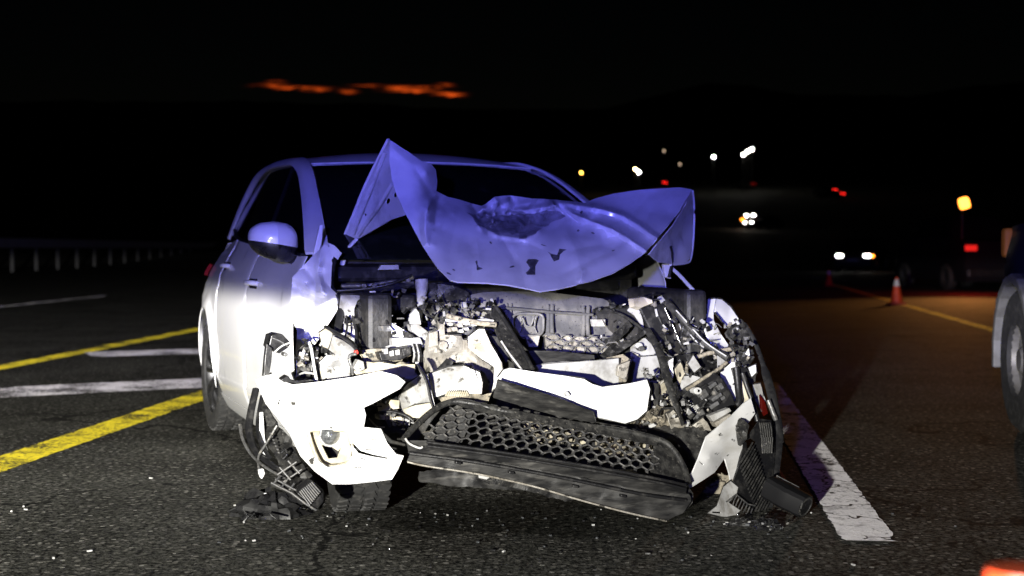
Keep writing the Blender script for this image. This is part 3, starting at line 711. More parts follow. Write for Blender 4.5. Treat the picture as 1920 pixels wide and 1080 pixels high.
def edge_out(q): return cr(EO, q)
def edge_in(q): return cr(EI, q)
def side(sg):
    f = sg > 0
    def pt(s, z, o=0): return C(s, sg * (hw(s, z) + o), z)
    def front_door(u, v):
        z = .245 + (belt(-.8) - .245) * v; s = -.36 - .05 * v + (-1.30 - (-.36 - .05 * v)) * u; z = .245 + (belt(s) - .245) * v
        dent = .010 * noise.noise(Vector((s * 3, z * 4, 1))) * (1 - u)
        return pt(s, z, dent - .004 * (u > .985) - .004 * (u < .012))
    d = grid('front_door', front_door, 40, 30, M['paint'], car, flip=f)
    d['label'] = 'white front door behind the crushed wing'
    def rear_door(u, v):
        z0 = .245 + (belt(-1.8) - .245) * v; a = -1.306; b = rear_edge(z0); s = a + (b - a) * u; z = .245 + (belt(s) - .245) * v
        return pt(s, z, - .004 * (u < .012) - .004 * (u > .985))
    d2 = grid('rear_door', rear_door, 36, 34, M['paint'], car, flip=f)
    def quarter(u, v):
        zz = .25 + .80 * v; a = rear_edge(zz) - .008; s = a + (-3.42 - a) * u
        return pt(s, zz)
    def quarter2(u, v):
        s = -2.228 - (3.42 - 2.228) * u
        arch = AZ + math.sqrt(max(0, AR ** 2 - (s - ARC) ** 2)) if abs(s - ARC) < AR else .27
        if s < ARC - AR * .9: arch = max(.27, arch)
        top = 1.045 - .06 * u - .16 * max(0, u - .35) ** 1.3; z = arch + (top - arch) * v
        fl = .022 * math.exp(-((z - arch) / .05) ** 2) * (1 if abs(s - ARC) < AR + .03 else 0)
        return pt(s, z, fl)
    grid('rear_quarter_panel', quarter2, 48, 20, M['paint'], car, flip=f)
    # wheel house, dark, behind the arch
    v, fc = [], []
    for i in range(17):
        a = math.pi * i / 16
        for t in (.775, .48): v.append(C(ARC + (AR + .012) * math.cos(a), sg * t, AZ + (AR + .012) * math.sin(a)))
    for i in range(16): fc.append((2 * i, 2 * i + 1, 2 * i + 3, 2 * i + 2))
    raw('wheel_house', v, fc, M['engine'], car, smooth=True)
    def sill(u, v_): s = -.30 - 1.95 * u; z = .165 + .076 * v_; return pt(s, z, .004)
    grid('sill', sill, 20, 5, M['paint'], car, flip=f)
    # glass and painted frame around it
    def sideglass(u, v_):
        so, zo = edge_out(u * 11); sb = -.46 + (-3.12 + .46) * u; z0 = belt(sb) - .008
        s = sb + (so - sb) * v_; z = z0 + (max(zo, z0 + .002) - z0) * v_; return pt(s, max(z, .972), -.010)
    grid('side_window', sideglass, 33, 8, M['glass'], car, flip=f, th=.006)
    def frame(u, v_):
        so, zo = edge_out(u * 11); si, ti, zi = edge_in(u * 11); a_ = pt(so, max(zo, .972)); b_ = C(si, sg * ti, zi); k = 4 * v_ * (1 - v_)
        return a_.lerp(b_, v_) + Vector((.004, sg * .008, .006)) * k
    grid('cabin_frame', frame, 55, 6, M['paint'], car, flip=f, th=.012, sharp=60)
    tube('window_trim', [pt(-.50, belt(-.5) + .004, -.004), pt(-1.3, belt(-1.3) + .004, -.004), pt(-2.2, belt(-2.2) + .004, -.004), pt(-2.98, belt(-2.9) + .03, -.004)], M['rubberdark'], car, r=.010, world=True)
    tube('door_pillar', [pt(-1.32, .985, -.006), pt(-1.42, 1.38, -.006)], M['rubberdark'], car, r=.034, k=1, flat=.3, world=True, up=Vector((0, sg, 0)))
    # handle in its dark recess
    for (s, z) in ((-1.165, .838), (-2.02, .905)):
        q = MB(); q.box(pt(s, z, .004), (.15, .012, .045)); hd = q.build('door_handle', M['rubberdark'], d if s > -1.3 else d2, bev=.005)
        tube('grip', [pt(s - .075, z + .004, .0), pt(s - .03, z + .006, .034), pt(s + .05, z + .006, .030), pt(s + .085, z + .002, .0)], M['paint'], hd, r=.012, world=True)
    # tail lamp
    def tail(u, v_): s = -3.02 - .30 * u; z = .84 + .06 * v_; return pt(s, z, .012)
    grid('tail_light', tail, 10, 6, mat('lit_side_tail', (.22, .004, .004), rough=.6, spec=.1, emit=(1, .02, .01), es=.0) if sg < 0 else M['redlens'], car, flip=f, th=.02)
for sg in (-1, 1): side(sg)

# glazing, roof, boot
def ws(u, v):
    t = (u * 2 - 1); e = 1 - t * t; si, ti, zi = edge_in(3.7 * v); return C(si + (.15 - .07 * v) * e, (ti - .012) * t, zi - .006 + .016 * e * v)
grid('windscreen', ws, 24, 18, M['wsglass'], car, th=.006)
def roof(u, v):
    t = u * 2 - 1; e = 1 - t * t; si, ti, zi = edge_in(3.66 + (8.0 - 3.66) * v)
    return C(si + .08 * e * (1 - v) - .03 * e * v, ti * t, zi + .016 * e + .030 * e * math.sin(math.pi * min(1, v * 1.1)) ** .8)
grid('roof', roof, 24, 30, M['paint'], car, th=.006, sharp=60)
def rw(u, v):
    t = u * 2 - 1; e = 1 - t * t; si, ti, zi = edge_in(8.02 + 2.9 * v); return C(si - .03 * e, ti * t, zi + .016 * e * (1 - v))
grid('rear_window', rw, 16, 10, M['glass'], car, th=.006)
def boot(u, v):
    t = u * 2 - 1; e = 1 - t * t; s = -3.12 - .34 * v; return C(s, (.60 + .0 * v) * t, 1.03 + .01 * e - .14 * v)
grid('boot_lid', boot, 12, 6, M['paint'], car)
def tailpanel(u, v):
    t = u * 2 - 1; z = .28 + .61 * v; e = 1 - t * t; return C(-3.44 - .06 * e - .06 * math.exp(-((z - .5) / .15) ** 2), .64 * t, z)
grid('rear_bumper', tailpanel, 14, 12, M['paint'], car, flip=True)
# cabin floor, firewall, dashboard and seats: dark shapes behind the glass
q = MB(); q.box((-1.8, 0, .24), (2.7, 1.5, .08)); q.build('floor_pan', M['engine'], car)
q = MB(); q.box((-.50, 0, .60), (.05, 1.42, .70)); q.build('firewall', M['engine'], car)
q = MB(); q.box((-.68, 0, .86), (.42, 1.36, .16)); q.build('dashboard', M['black'], car, bev=.04)
for t in (-.36, .36):
    st = MB(); st.box((-1.45, t, .50), (.5, .5, .18)).box((-1.72, t, .80), (.14, .48, .62), rot=Matrix.Rotation(R(-12), 3, 'Y')).box((-1.80, t, 1.17), (.1, .24, .16)); st.build('seat', M['black'], car, bev=.04)

# mirror
def mirror(sg):
    if sg < 0: c = PS(512, 452, -.60)
    else: c = C(-.62, .95, 1.0)
    mo = {}
    for nm, lo, hi, m in (('mirror_cap', -.16, 1.0, M['paint']), ('mirror_shell', -1.0, -.16, M['blackgloss'])):
        nu, nv = 28, 10
        def fn(u, v, lo=lo, hi=hi):
            a = 2 * math.pi * u; zz = lo + (hi - lo) * v; r = (max(0, 1 - abs(zz) ** 2.6)) ** (1 / 2.2)
            ca, sa = math.cos(a), math.sin(a)
            x = math.copysign(abs(ca) ** .75, ca) * r; y = math.copysign(abs(sa) ** .75, sa) * r
            y2 = y * .102; sh = .92 + .10 * y * sg
            return c + Vector((x * .075 + .02 * (1 - abs(y)), y2, zz * .083 * (1.0 - .16 * y * sg) - .014 * y * sg * -1 + (.0 if zz > -.2 else 0)))
        mo[nm] = grid(nm, fn, nu, nv, m, car, th=.003, flip=False)
    prismv = [c + Vector((.02, -sg * .03, -.05)), C(-.60, sg * .80, .955)]
    tube('mirror_arm', prismv, M['black'], car, r=.038, k=1, world=True, flat=.7)
for sg in (-1, 1): mirror(sg)

# wheels
def wheel(s, t, sg, zrot=0.0, name='wheel'):
    w = raw(name, *lathe([(.215, -.095), (.265, -.103), (.295, -.098), (.306, -.080), (.306, .080), (.295, .098), (.265, .103), (.215, .095), (.215, -.095)], 48), M['rubber'], car, smooth=True, sharp=50)
    w.location = (s, t, .312); w.rotation_euler = (0, 0, zrot)
    tr = MB(); n = 46
    for i in range(n):
        a = 2 * math.pi * i / n
        rot = Matrix.Rotation(-a, 3, 'Y') @ Matrix.Rotation(R(90), 3, 'Y')
        for (y, wd, sk) in ((-.072, .040, 18), (-.026, .034, -24), (.026, .034, 24), (.072, .040, -18)):
            aa = a + (.03 if y > 0 else 0); r_ = Matrix.Rotation(-aa, 3, 'Y')
            c = Vector((.3095 * math.cos(aa), y, .3095 * math.sin(aa)))
            tr.box(c, (.009, wd, .030), rot=r_ @ Matrix.Rotation(R(sk), 3, 'X'))
    tr.build('tread', M['rubber'], w)
    rm = MB(); rm.add(*lathe([(.218, sg * .09), (.205, sg * .075), (.196, sg * .02), (.196, -sg * .07)], 40)); rm.add(*lathe([(.055, sg * .055), (.05, sg * .075), (.001, sg * .08)], 16))
    for i in range(5):
        for dq in (-.16, .16):
            a = 2 * math.pi * i / 5 + dq + .3; a2 = 2 * math.pi * i / 5 + dq * 1.7 + .3
            rm.tube([Vector((.04 * math.cos(a), sg * .065, .04 * math.sin(a))), Vector((.13 * math.cos(a2), sg * .082, .13 * math.sin(a2))), Vector((.205 * math.cos(a2), sg * .072, .205 * math.sin(a2)))], .015, 6)
    rm.build('rim', M['rim'], w, smooth=True)
    hubd = MB(); hubd.add(*lathe([(.15, -sg * .02), (.15, 0), (.001, 0)], 24)); hubd.build('brake_disc', M['grey'], w, smooth=True)
    return w
wheel(-2.60, -.70, -1); wheel(-2.60, .70, 1)
wheel(0.0, -.70, -1, R(-9)); wheel(-.12, .72, 1, R(6))

# ------------------------------------------------------------------ the wreck: bonnet
el_ = lambda cx, cy, a, b, r=0: [(cx + a * math.cos(i * .785) * math.cos(r) - b * math.sin(i * .785) * math.sin(r), cy + a * math.cos(i * .785) * math.sin(r) + b * math.sin(i * .785) * math.cos(r)) for i in range(8)]
hood_out = [(732, 263, -.20), (763, 283, -.18), (790, 302, -.17), (808, 307, -.19), (817, 318, -.22), (820, 340, -.22), (818, 358, -.20), (839, 369, -.20), (861, 374, -.20), (886, 382, -.19), (903, 386, -.16),
            (911, 382, -.15), (927, 369, -.17), (955, 366, -.19), (996, 372, -.18), (1037, 374, -.16), (1097, 380, -.12), (1116, 372, -.13), (1150, 363, -.12), (1198, 356, -.10), (1273, 351, -.02), (1297, 355, .02),
            (1292, 366, .06), (1276, 391, .14), (1254, 419, .22), (1232, 446, .29), (1212, 470, .34), (1182, 492, .39), (1150, 511, .43), (1103, 528, .47), (1047, 541, .49), (1012, 546, .49), (990, 541, .47), (955, 534, .45),
            (914, 530, .42), (858, 528, .38), (845, 525, .37), (820, 501, .28), (793, 463, .13), (777, 433, .05), (760, 400, -.02), (743, 363, -.09), (735, 337, -.13), (730, 300, -.17)]
hood_in = [(760, 320, -.13), (785, 345, -.10), (800, 325, -.135), (812, 345, -.18), (775, 385, -.03), (790, 405, .035), (801, 392, .045), (812, 386, -.04), (806, 418, .085), (822, 400, -.02), (830, 430, .05), (795, 440, .09),
           (850, 400, -.04), (870, 402, -.06), (845, 440, .08), (815, 460, .16), (850, 490, .26), (880, 455, .13), (900, 500, .32), (950, 480, .26), (1000, 470, .24), (1000, 520, .42), (1060, 500, .37), (1060, 450, .21), (1100, 485, .34), (950, 510, .37),
           # the two long creases and the strip between them
           (1037, 379, -.10), (1075, 384, -.055), (1113, 389, -.02), (1143, 396, .015), (1169, 405, .06), (1200, 425, .15), (1228, 446, .27),
           (1040, 386, -.06), (1066, 396, -.005), (1091, 408, .055), (1120, 418, .115), (1147, 429, .175), (1180, 448, .25), (1208, 468, .325),
           (1080, 393, -.045), (1117, 402, .01), (1152, 413, .075), (1185, 431, .155),
           (1113, 381, -.085), (1169, 390, -.025), (1169, 372, -.08), (1220, 400, .06), (1240, 375, .0), (1255, 400, .115),
           (1060, 404, .0), (1091, 420, .055), (1140, 445, .175), (1190, 470, .31), (1110, 450, .21), (1150, 480, .34),
           (1010, 432, .13), (985, 447, .19), (930, 440, .12), (905, 425, .05), (960, 400, -.11), (1000, 398, -.10), (930, 395, -.12), (910, 400, -.05), (895, 410, -.0), (1035, 410, -.03), (1050, 404, -.03)]
chip1 = jag([(985, 490), (998, 485), (1010, 488), (1004, 500), (1002, 515), (990, 517), (986, 512), (994, 502)], 1.8, 6, 2)
chip2 = jag([(1027, 471), (1037, 478), (1046, 477), (1050, 467), (1062, 468), (1050, 476), (1048, 488), (1038, 490)], 1.5, 6, 3)
chip3 = jag([(876, 400), (890, 402), (905, 394), (920, 400), (940, 404), (970, 402), (1000, 400), (1030, 395), (1045, 396), (1060, 406), (1040, 415), (1015, 430), (985, 446), (972, 447), (975, 440), (940, 437), (922, 436), (908, 428), (900, 424), (890, 412)], 2.2, 6, 4)
chip4 = jag([(891, 490), (894, 487), (897, 500), (905, 504), (895, 507)], .8, 4, 5)
M['torn'] = mat('torn_hood_metal', (.34, .34, .36), (.16, .16, .17), rough=.28, rough2=.4, metal=.25, ns=13, lo=.42, hi=.6, coat=.3, bump=.2, bs=60)
hood = sheet('bonnet', hood_out, hood_in, M['hoodpaint'], car, th=.006, res=7.5, nz=.010, ns=8, patches=[(chip1, M['bare']), (chip2, M['bare']), (chip3, M['torn']), (chip4, M['bare'])] + [(jag(el_(x, y, a_, b_, r_), .7, 3, int(x)), M['bare']) for x, y, a_, b_, r_ in ((842, 513, 5, 1.6, .5), (851, 506, 3, 1.2, .2), (1084, 432, 2.5, 2.2, 0), (1112, 437, 4, 1.5, .4), (960, 500, 5, 1.2, -.2), (1090, 398, 2, 3.5, .7), (1020, 460, 6, 1.0, .3), (920, 455, 3, 1.4, .9), (1150, 470, 4, 1.0, -.3))],
             crumple=[([(880, 390), (1040, 376), (1050, 405), (920, 436)], 10, .05)], seed=3, sharp=38,
             ridges=[([(1037, 378), (1075, 384), (1113, 389), (1143, 396), (1169, 405), (1200, 424), (1232, 447)], .034, 8.0), ([(1040, 385), (1066, 396), (1091, 408), (1120, 418), (1147, 429), (1180, 448), (1210, 469)], .034, 8.0),
                     ([(818, 364), (806, 380), (798, 400), (796, 430), (800, 455)], .03, 9.0), ([(824, 372), (818, 395), (815, 425)], -.02, 8.0), ([(886, 384), (900, 408), (912, 430)], -.04, 8.0), ([(905, 390), (925, 398), (960, 397), (1000, 392), (1036, 386)], .04, 7.0),
                     ([(1040, 378), (1062, 398), (1085, 420)], -.028, 5.0), ([(900, 424), (935, 441), (985, 448), (1010, 432)], .022, 6.0), ([(927, 372), (935, 384), (930, 396)], .03, 6.0), ([(960, 368), (966, 385), (955, 397)], -.03, 6.0), ([(1010, 374), (1000, 385)], .02, 6.0),
                     ([(905, 430), (880, 470), (868, 524)], .008, 14.0), ([(985, 450), (975, 490), (985, 538)], -.007, 16.0), ([(1060, 430), (1080, 470), (1093, 522)], .008, 14.0), ([(860, 402), (850, 440), (842, 480)], -.008, 14.0), ([(1088, 526), (1094, 510)], .014, 5.0)]
                    + creases([(885, 392), (960, 372), (1040, 378), (1050, 402), (985, 442), (920, 434)], 16, .05, 7, 5, 14, 40) + creases(hood_out, 12, .010, 12, 8, 50, 110))
hood['label'] = 'buckled white bonnet folded up into a peak'
# underside of the folded corner, with the inner frame and its punched holes
flap = [(728, 260, -.215), (723, 270, -.25), (700, 318, -.34), (680, 360, -.41), (658, 412, -.50), (640, 453, -.56), (638, 464, -.565), (657, 450, -.52), (673, 447, -.48), (700, 431, -.36), (733, 412, -.20), (760, 403, -.045), (748, 375, -.10), (737, 340, -.155), (732, 300, -.20)]
sheet('bonnet_underside', flap, [(700, 370, -.36), (720, 350, -.26), (690, 410, -.42)], M['under'], hood, th=.005, res=8, nz=.006, holes=[el_(727, 377, 4, 6, .4), el_(741, 365, 4, 6, .4), el_(685, 403, 2, 3), el_(681, 425, 2, 3)], seed=4)
tube('bonnet_rib', [(722, 285, -.225), (697, 350, -.33), (676, 400, -.42), (662, 440, -.49)], M['under'], hood, r=.011, flat=.5)
tube('bonnet_rib', [(735, 345, -.15), (712, 385, -.27), (690, 415, -.385), (672, 442, -.46)], M['under'], hood, r=.009, flat=.6)
tube('bonnet_edge', [(727, 262, -.225), (700, 315, -.345), (680, 358, -.415), (659, 410, -.505), (640, 455, -.565)], M['paint'], hood, r=.006)
tube('hinge_arm', [(668, 449, -.47), (650, 470, -.45), (640, 500, -.42), (633, 520, -.40)], M['paint'], car, r=.012, flat=.6)
fold = [(1297, 355, .02), (1300, 391, -.02), (1299, 441, .0), (1294, 485, .06), (1286, 493, .09), (1257, 495, .17), (1235, 492, .23), (1217, 478, .30), (1232, 458, .275), (1261, 424, .19), (1286, 383, .09)]
sheet('bonnet_corner', fold, [(1280, 440, .06), (1270, 470, .11), (1288, 410, .03)], M['under'], hood, th=.005, res=8, nz=.012, crumple=[([(1225, 465), (1290, 430), (1290, 490), (1240, 490)], 8, .018)], seed=5)
tube('bonnet_edge', [(1298, 358, .0), (1301, 391, -.04), (1300, 441, -.02), (1295, 484, .04), (1286, 493, .08), (1257, 496, .16)], M['paint'], hood, r=.006)
tube('bonnet_stay', [(1257, 462, .18), (1260, 490, .16), (1254, 520, .14)], M['black'], car, r=.006)
tube('wing_edge', [(1256, 500, .12), (1275, 517, .11), (1296, 540, .10), (1312, 555, .10)], M['paint'], car, r=.008)
prism('bonnet_bracket', [(1244, 495), (1262, 493), (1258, 523), (1248, 520)], M['dirtypaint'], car, s=.13, depth=.02)

# ------------------------------------------------------------------ crushed wing on the visible side
wing = [(548, 520, -.36), (567, 500, -.36), (593, 473, -.38), (610, 458, -.40), (627, 470, -.36), (622, 500, -.30), (620, 540, -.20), (633, 552, -.12), (632, 580, -.06), (613, 609, -.05), (600, 632, -.06), (586, 650, -.10), (580, 690, -.12), (576, 720, -.14), (556, 722, -.22), (554, 660, -.22), (557, 622, -.22), (548, 600, -.28), (545, 570, -.32)]
wing_in = [(575, 530, -.30), (600, 500, -.30), (600, 540, -.20), (590, 570, -.16), (575, 590, -.20), (610, 575, -.10), (570, 620, -.13), (565, 650, -.19), (585, 610, -.11), (560, 560, -.29)]
w1 = sheet('front_wing', wing, wing_in, M['paint'], car, th=.004, res=7, nz=.02, ns=12, crumple=[([(560, 490), (620, 480), (625, 590), (565, 600)], 14, .03)], seed=8, sharp=28,
           ridges=[([(550, 535), (570, 548), (600, 560)], -.025, 9.0), ([(560, 600), (590, 580), (628, 556)], .03, 8.0), ([(572, 630), (600, 606), (628, 582)], -.025, 8.0), ([(600, 480), (596, 510), (604, 545)], .025, 8.0), ([(575, 505), (592, 530), (590, 560)], -.02, 8.0), ([(566, 600), (572, 640), (566, 690)], .02, 6.0)])
w1['label'] = 'crumpled white front wing'
prism('mirror_sail', [(587, 480), (600, 422), (606, 420), (604, 452), (597, 478)], M['paint'], car, s=-.42, depth=.02)
sheet('wing_flap', [(615, 455, -.40), (626, 460, -.34), (640, 474, -.30), (632, 486, -.30), (622, 478, -.34)], [], M['paint'], car, s=-.35, nz=.02, res=5, seed=9)
sheet('cowl_bracket', [(612, 460, -.42), (636, 468, -.36), (641, 480, -.34), (628, 474, -.36)], [], M['black'], car, res=6)
tube('pillar_seam', [(627, 487, -.33), (622, 515, -.30), (622, 540, -.25), (634, 553, -.2)], M['black'], car, r=.011)
for a, b in (((549, 540), (588, 562)), ((560, 600), (625, 560)), ((575, 640), (628, 590))):
    pass
# torn wheel-house scraps below the wing
for i, (pl, s, m) in enumerate([([(556, 700), (560, 660), (572, 640), (583, 650), (588, 690), (592, 718), (560, 720)], .0, 'dust'), ([(562, 690), (575, 672), (588, 684), (580, 710)], .06, 'grey'),
                                ([(583, 690), (596, 672), (604, 690), (605, 718), (590, 718)], .05, 'black'), ([(563, 668), (570, 652), (578, 668), (572, 684)], .08, 'dirtypaint')]):
    sheet('wheel_house_scrap', jag(pl, 1.5, 6, i), [], M[m], car, th=.004, s=s, nz=.05, ns=20, res=6, seed=20 + i, sharp=20)
sheet('wheel_house_fin', [(580, 643, .14), (584, 655, .16), (589, 686, .20), (595, 720, .22), (606, 718, .18), (604, 690, .15), (596, 671, .12), (586, 649, .12)], [], M['grey'], car, th=.006, res=6, nz=.02, ns=18, seed=31)
tube('torn_edge', [(580, 642, .15), (584, 656, .17), (589, 687, .21), (595, 720, .23)], M['paint'], car, r=.005)

# black bracket hanging in front of the door
prism('lamp_bracket', [(504, 651), (509, 629), (520, 625), (529, 626), (546, 643), (540, 652), (524, 663), (512, 658)], M['blackgloss'], car, s=.22, depth=.10)
prism('bracket_leg', [(500, 644), (511, 653), (509, 680), (505, 702), (494, 706), (497, 670)], M['black'], car, s=.24, depth=.03)
tube('bracket_rib', [(509, 633), (526, 640), (540, 650)], M['grey'], car, r=.003, s=.225)
tube('bracket_rib', [(515, 660), (530, 648), (546, 642)], M['ltgrey'], car, r=.003, s=.225)
prism('bracket_bolt', el_(536, 665, 4, 4), M['grey'], car, s=.225, depth=.05)

# ------------------------------------------------------------------ inner wing, strut tower and rail, visible side
def S(nm, pl, m, s, th=.004, nz=.012, seed=0, res=7, jg=0, cr=(), **kw):
    back = m in ('paint', 'grimed', 'cream', 'dirtypaint', 'ltgrey', 'alloy') and kw.pop('back', True)
    o0 = pl
    if jg: pl = jag(pl, jg, 6, seed)
    o = sheet(nm, pl, [], M[m], car, th=th, s=s, nz=nz, ns=kw.pop('ns', 14), res=res, seed=seed, crumple=cr, sharp=kw.pop('sharp', 30), **kw)
    if back:
        cx_ = sum(p[0] for p in o0) / len(o0); cy_ = sum(p[1] for p in o0) / len(o0); sm_ = [p[2] if len(p) > 2 else s for p in o0]
        ex = []
        for p, q in zip(o0, sm_):
            d_ = math.hypot(p[0] - cx_, p[1] - cy_) or 1; ex.append((p[0] + (p[0] - cx_) / d_ * 3.2, p[1] + (p[1] - cy_) / d_ * 3.2, q - .028))
        sheet('shadow_gap_backing', ex, [], M['engine'], o, th=.003, res=12)  # added dark sheet, slightly larger; its rim imitates shadow gaps round pale pieces
    return o
S('inner_wing', [(639, 554, .08), (660, 553, .08), (682, 555, .04), (670, 564, .08), (664, 579, .10), (663, 603, .10), (669, 616, .12), (664, 638, .14), (668, 660, .16), (650, 640, .12), (633, 626, .04), (634, 591, .02)], 'grimed', .08, nz=.03, seed=41)
S('strut_tower', [(684, 557, -.02), (692, 558, -.02), (699, 579, .02), (701, 603, .05), (698, 616, .08), (702, 640, .12), (690, 654, .14), (672, 656, .10), (667, 636, .02), (669, 615, .0), (664, 585, -.02), (668, 568, -.02)], 'dirtypaint', .02, nz=.03, seed=42)
S('chassis_rail', [(693, 546, .0), (704, 546, .0), (709, 569, .06), (716, 592, .12), (735, 606, .15), (777, 630, .18), (773, 637, .18), (750, 632, .18), (715, 616, .14), (703, 604, .1), (698, 572, .04)], 'paint', .05, th=.012, seed=43)
S('inner_wing', [(700, 606, .10), (716, 612, .13), (748, 622, .16), (776, 636, .18), (800, 628, .16), (804, 645, .18), (790, 652, .2), (735, 652, .18), (705, 650, .14), (699, 628, .12)], 'grimed', .14, nz=.035, seed=44, jg=1)
S('inner_wing_scrap', [(708, 611), (730, 611), (738, 620), (724, 622), (710, 620)], 'grey', .20, seed=45, nz=.02)
S('inner_wing_scrap', [(753, 618), (775, 628), (780, 634), (757, 634)], 'dust', .22, seed=46, nz=.03)
prism('cross_bracket', [(735, 634), (788, 633), (794, 646), (736, 648)], M['grimed'], car, s=.24, depth=.04)
prism('mount_block', [(770, 609), (786, 609), (804, 623), (801, 640), (790, 634), (773, 622)], M['grimed'], car, s=.20, depth=.05)
prism('mount_plate', [(770, 590), (780, 578), (786, 586), (790, 609), (770, 608)], M['ltgrey'], car, s=.19, depth=.02)
prism('air_box', [(709, 557), (740, 551), (781, 553), (782, 580), (750, 583), (727, 598), (716, 592)], M['black'], car, s=.02, depth=.22, bev=.012)
tube('coolant_bottle', [(790, 524, .05), (791, 545, .06), (788, 573, .10)], M['ltgrey'], car, r=[.024, .026, .026, .025, .022, .02, .017, .015, .012], k=4)
prism('air_box_clip', [(711, 571), (716, 568), (721, 590), (716, 593)], M['ltgrey'], car, s=.05, depth=.02)
S('wing_stay', [(599, 624, .12), (611, 615, .10), (623, 625, .12), (616, 653, .16), (605, 649, .15)], 'cream', .14, nz=.02, seed=47)
S('front_panel', [(624, 630, .2), (644, 639, .22), (666, 655, .25), (663, 658, .26), (655, 666, .28), (657, 712, .32), (624, 714, .30), (613, 714, .28), (612, 687, .24), (628, 664, .22), (617, 656, .2)], 'grimed', .25, nz=.05, seed=48, cr=[([(615, 660), (655, 660), (655, 705), (615, 705)], 10, .03)])
S('front_panel', [(600, 680, .2), (612, 668, .2), (626, 664, .22), (622, 690, .24), (612, 706, .24), (603, 712, .22)], 'dirtypaint', .2, nz=.05, seed=49, jg=1.5)
tube('torn_strip', [(610, 612, .16), (630, 625, .22), (653, 639, .26), (672, 660, .30)], M['black'], car, r=.009, flat=.6)
tube('torn_strip', [(634, 552, .02), (640, 575, .04), (636, 600, .08), (632, 624, .12)], M['black'], car, r=.014, flat=.5)
tube('torn_strip', [(684, 556, .02), (667, 572, .03), (662, 596, .10), (668, 622, .14), (667, 652, .2)], M['black'], car, r=.006)
tube('wire', [(690, 560, .04), (698, 590, .10), (699, 612, .14), (701, 640, .18)], M['black'], car, r=.005)
tube('wire', [(649, 592, .14), (651, 612, .16), (647, 632, .2)], M['black'], car, r=.004)
prism('red_plug', [(665, 658), (671, 656), (673, 663), (667, 666)], M['redplug'], car, s=.34, depth=.02)
tube('hose', [(668, 664, .34), (657, 666, .34), (655, 676, .34), (660, 690, .34), (661, 702, .33)], M['grey'], car, r=.006)
S('headlamp_beam', [(664, 698), (668, 684), (680, 677), (700, 680), (713, 679), (744, 684), (778, 683), (778, 702), (750, 710), (728, 700), (690, 699), (670, 706)], 'cream', .33, th=.02, nz=.025, seed=50)
prism('lamp_mount', [(663, 690), (672, 674), (682, 678), (684, 692), (672, 698)], M['grimed'], car, s=.37, depth=.04)
S('dirty_tray', [(673, 658), (700, 654), (740, 653), (773, 649), (771, 666), (751, 677), (712, 678), (684, 678)], 'beige', .25, th=.01, nz=.03, seed=51)
prism('fuse_carrier', [(711, 662), (745, 654), (772, 650), (772, 664), (751, 676), (715, 676)], M['black'], car, s=.30, depth=.06)
for i, (x, y) in enumerate([(724, 659), (735, 663), (746, 661)]): prism('plug', [(x - 4, y - 4), (x + 3, y - 6), (x + 4, y + 4), (x - 3, y + 5)], M['ltgrey'], car, s=.31, depth=.03, bev=.001)
prism('carrier_cap', [(753, 655), (770, 650), (771, 663), (757, 668)], M['dust'], car, s=.315, depth=.05)
for i in range(4): tube('wire', [(773 + i * 4, 646, .26), (777 + i * 4, 662, .30), (775 + i * 5, 678, .26)], M['black'] if i % 2 else M['ltgrey'], car, r=.004)

# ------------------------------------------------------------------ centre: engine block, brackets, shutter panel
q = MB(); q.box((-.22, .05, .50), (.46, .95, .52)); q.box((-.16, -.1, .80), (.30, .5, .10)); q.build('engine_block', M['engine'], car, bev=.03)
for sx in (-.66, .68):
    q = MB(); q.box((-.10, sx, .62), (.55, .10, .42)); q.build('chassis_leg', M['engine'], car, bev=.02)
q = MB(); q.box((-.47, 0, .90), (.16, 1.40, .07), rot=Matrix.Rotation(R(6), 3, 'Y')); q.build('cowl', M['black'], car, bev=.02)
tube('wiper_arm', [C(-.42, -.55, .955), C(-.46, -.1, .975), C(-.46, .4, .97)], M['black'], car, r=.010, world=True)
S('cowl_sticker', [(708, 506), (715, 497), (747, 497), (748, 505)], 'ltgrey', -.34, nz=0)
tube('bonnet_latch_bar', [(640, 536, -.05), (690, 535, .0), (740, 527, .02), (775, 530, .02)], M['grey'], car, r=.007)
tube('wire', [(632, 545, .0), (680, 542, .03), (730, 533, .06), (772, 516, .06)], M['black'], car, r=.006)
for i, (x, y) in enumerate([(772, 521), (726, 534), (683, 536), (703, 536), (766, 526)]): prism('clip', el_(x, y, 5, 4), M['chrome'] if i == 0 else M['grey'], car, s=.05, depth=.02, bev=.001)

S('dark_shroud', [(800, 530), (850, 535), (880, 548), (884, 566), (874, 600), (840, 605), (800, 600), (790, 570)], 'dust', .05, th=.01, nz=.05, seed=60, jg=1)
shut = S('grille_panel', [(868, 556, .02), (905, 548, .0), (960, 546, .0), (1030, 548, .0), (1130, 560, -.02), (1180, 582, -.05), (1168, 612, -.02), (1148, 632, .02), (1030, 629, .08), (985, 634, .10), (975, 630, .10), (900, 626, .10), (866, 612, .08)], 'shutter', .05, th=.012, nz=.010, seed=61)
shut['label'] = 'dusty grey inner grille panel'
for (x, y0, y1, w_) in ((882, 560, 606, 9), (953, 570, 622, 7), (1031, 572, 624, 7), (1098, 575, 628, 8)):
    for dx in (-w_ * .6, w_ * .6): tube('panel_rib', [(x + dx, y0, .035), (x + dx * .7, (y0 + y1) / 2, .075), (x + dx, y1, .115)], M['shutter'], shut, r=.008, flat=.8)
tube('panel_rib', [(885, 580, .075), (950, 578, .07), (1030, 585, .07), (1110, 590, .055)], M['shutter'], shut, r=.012, flat=.5)
prism('panel_window', [(1110, 599), (1135, 599), (1135, 612), (1112, 612)], M['ltgrey'], shut, s=.075, depth=.02, bev=.001)
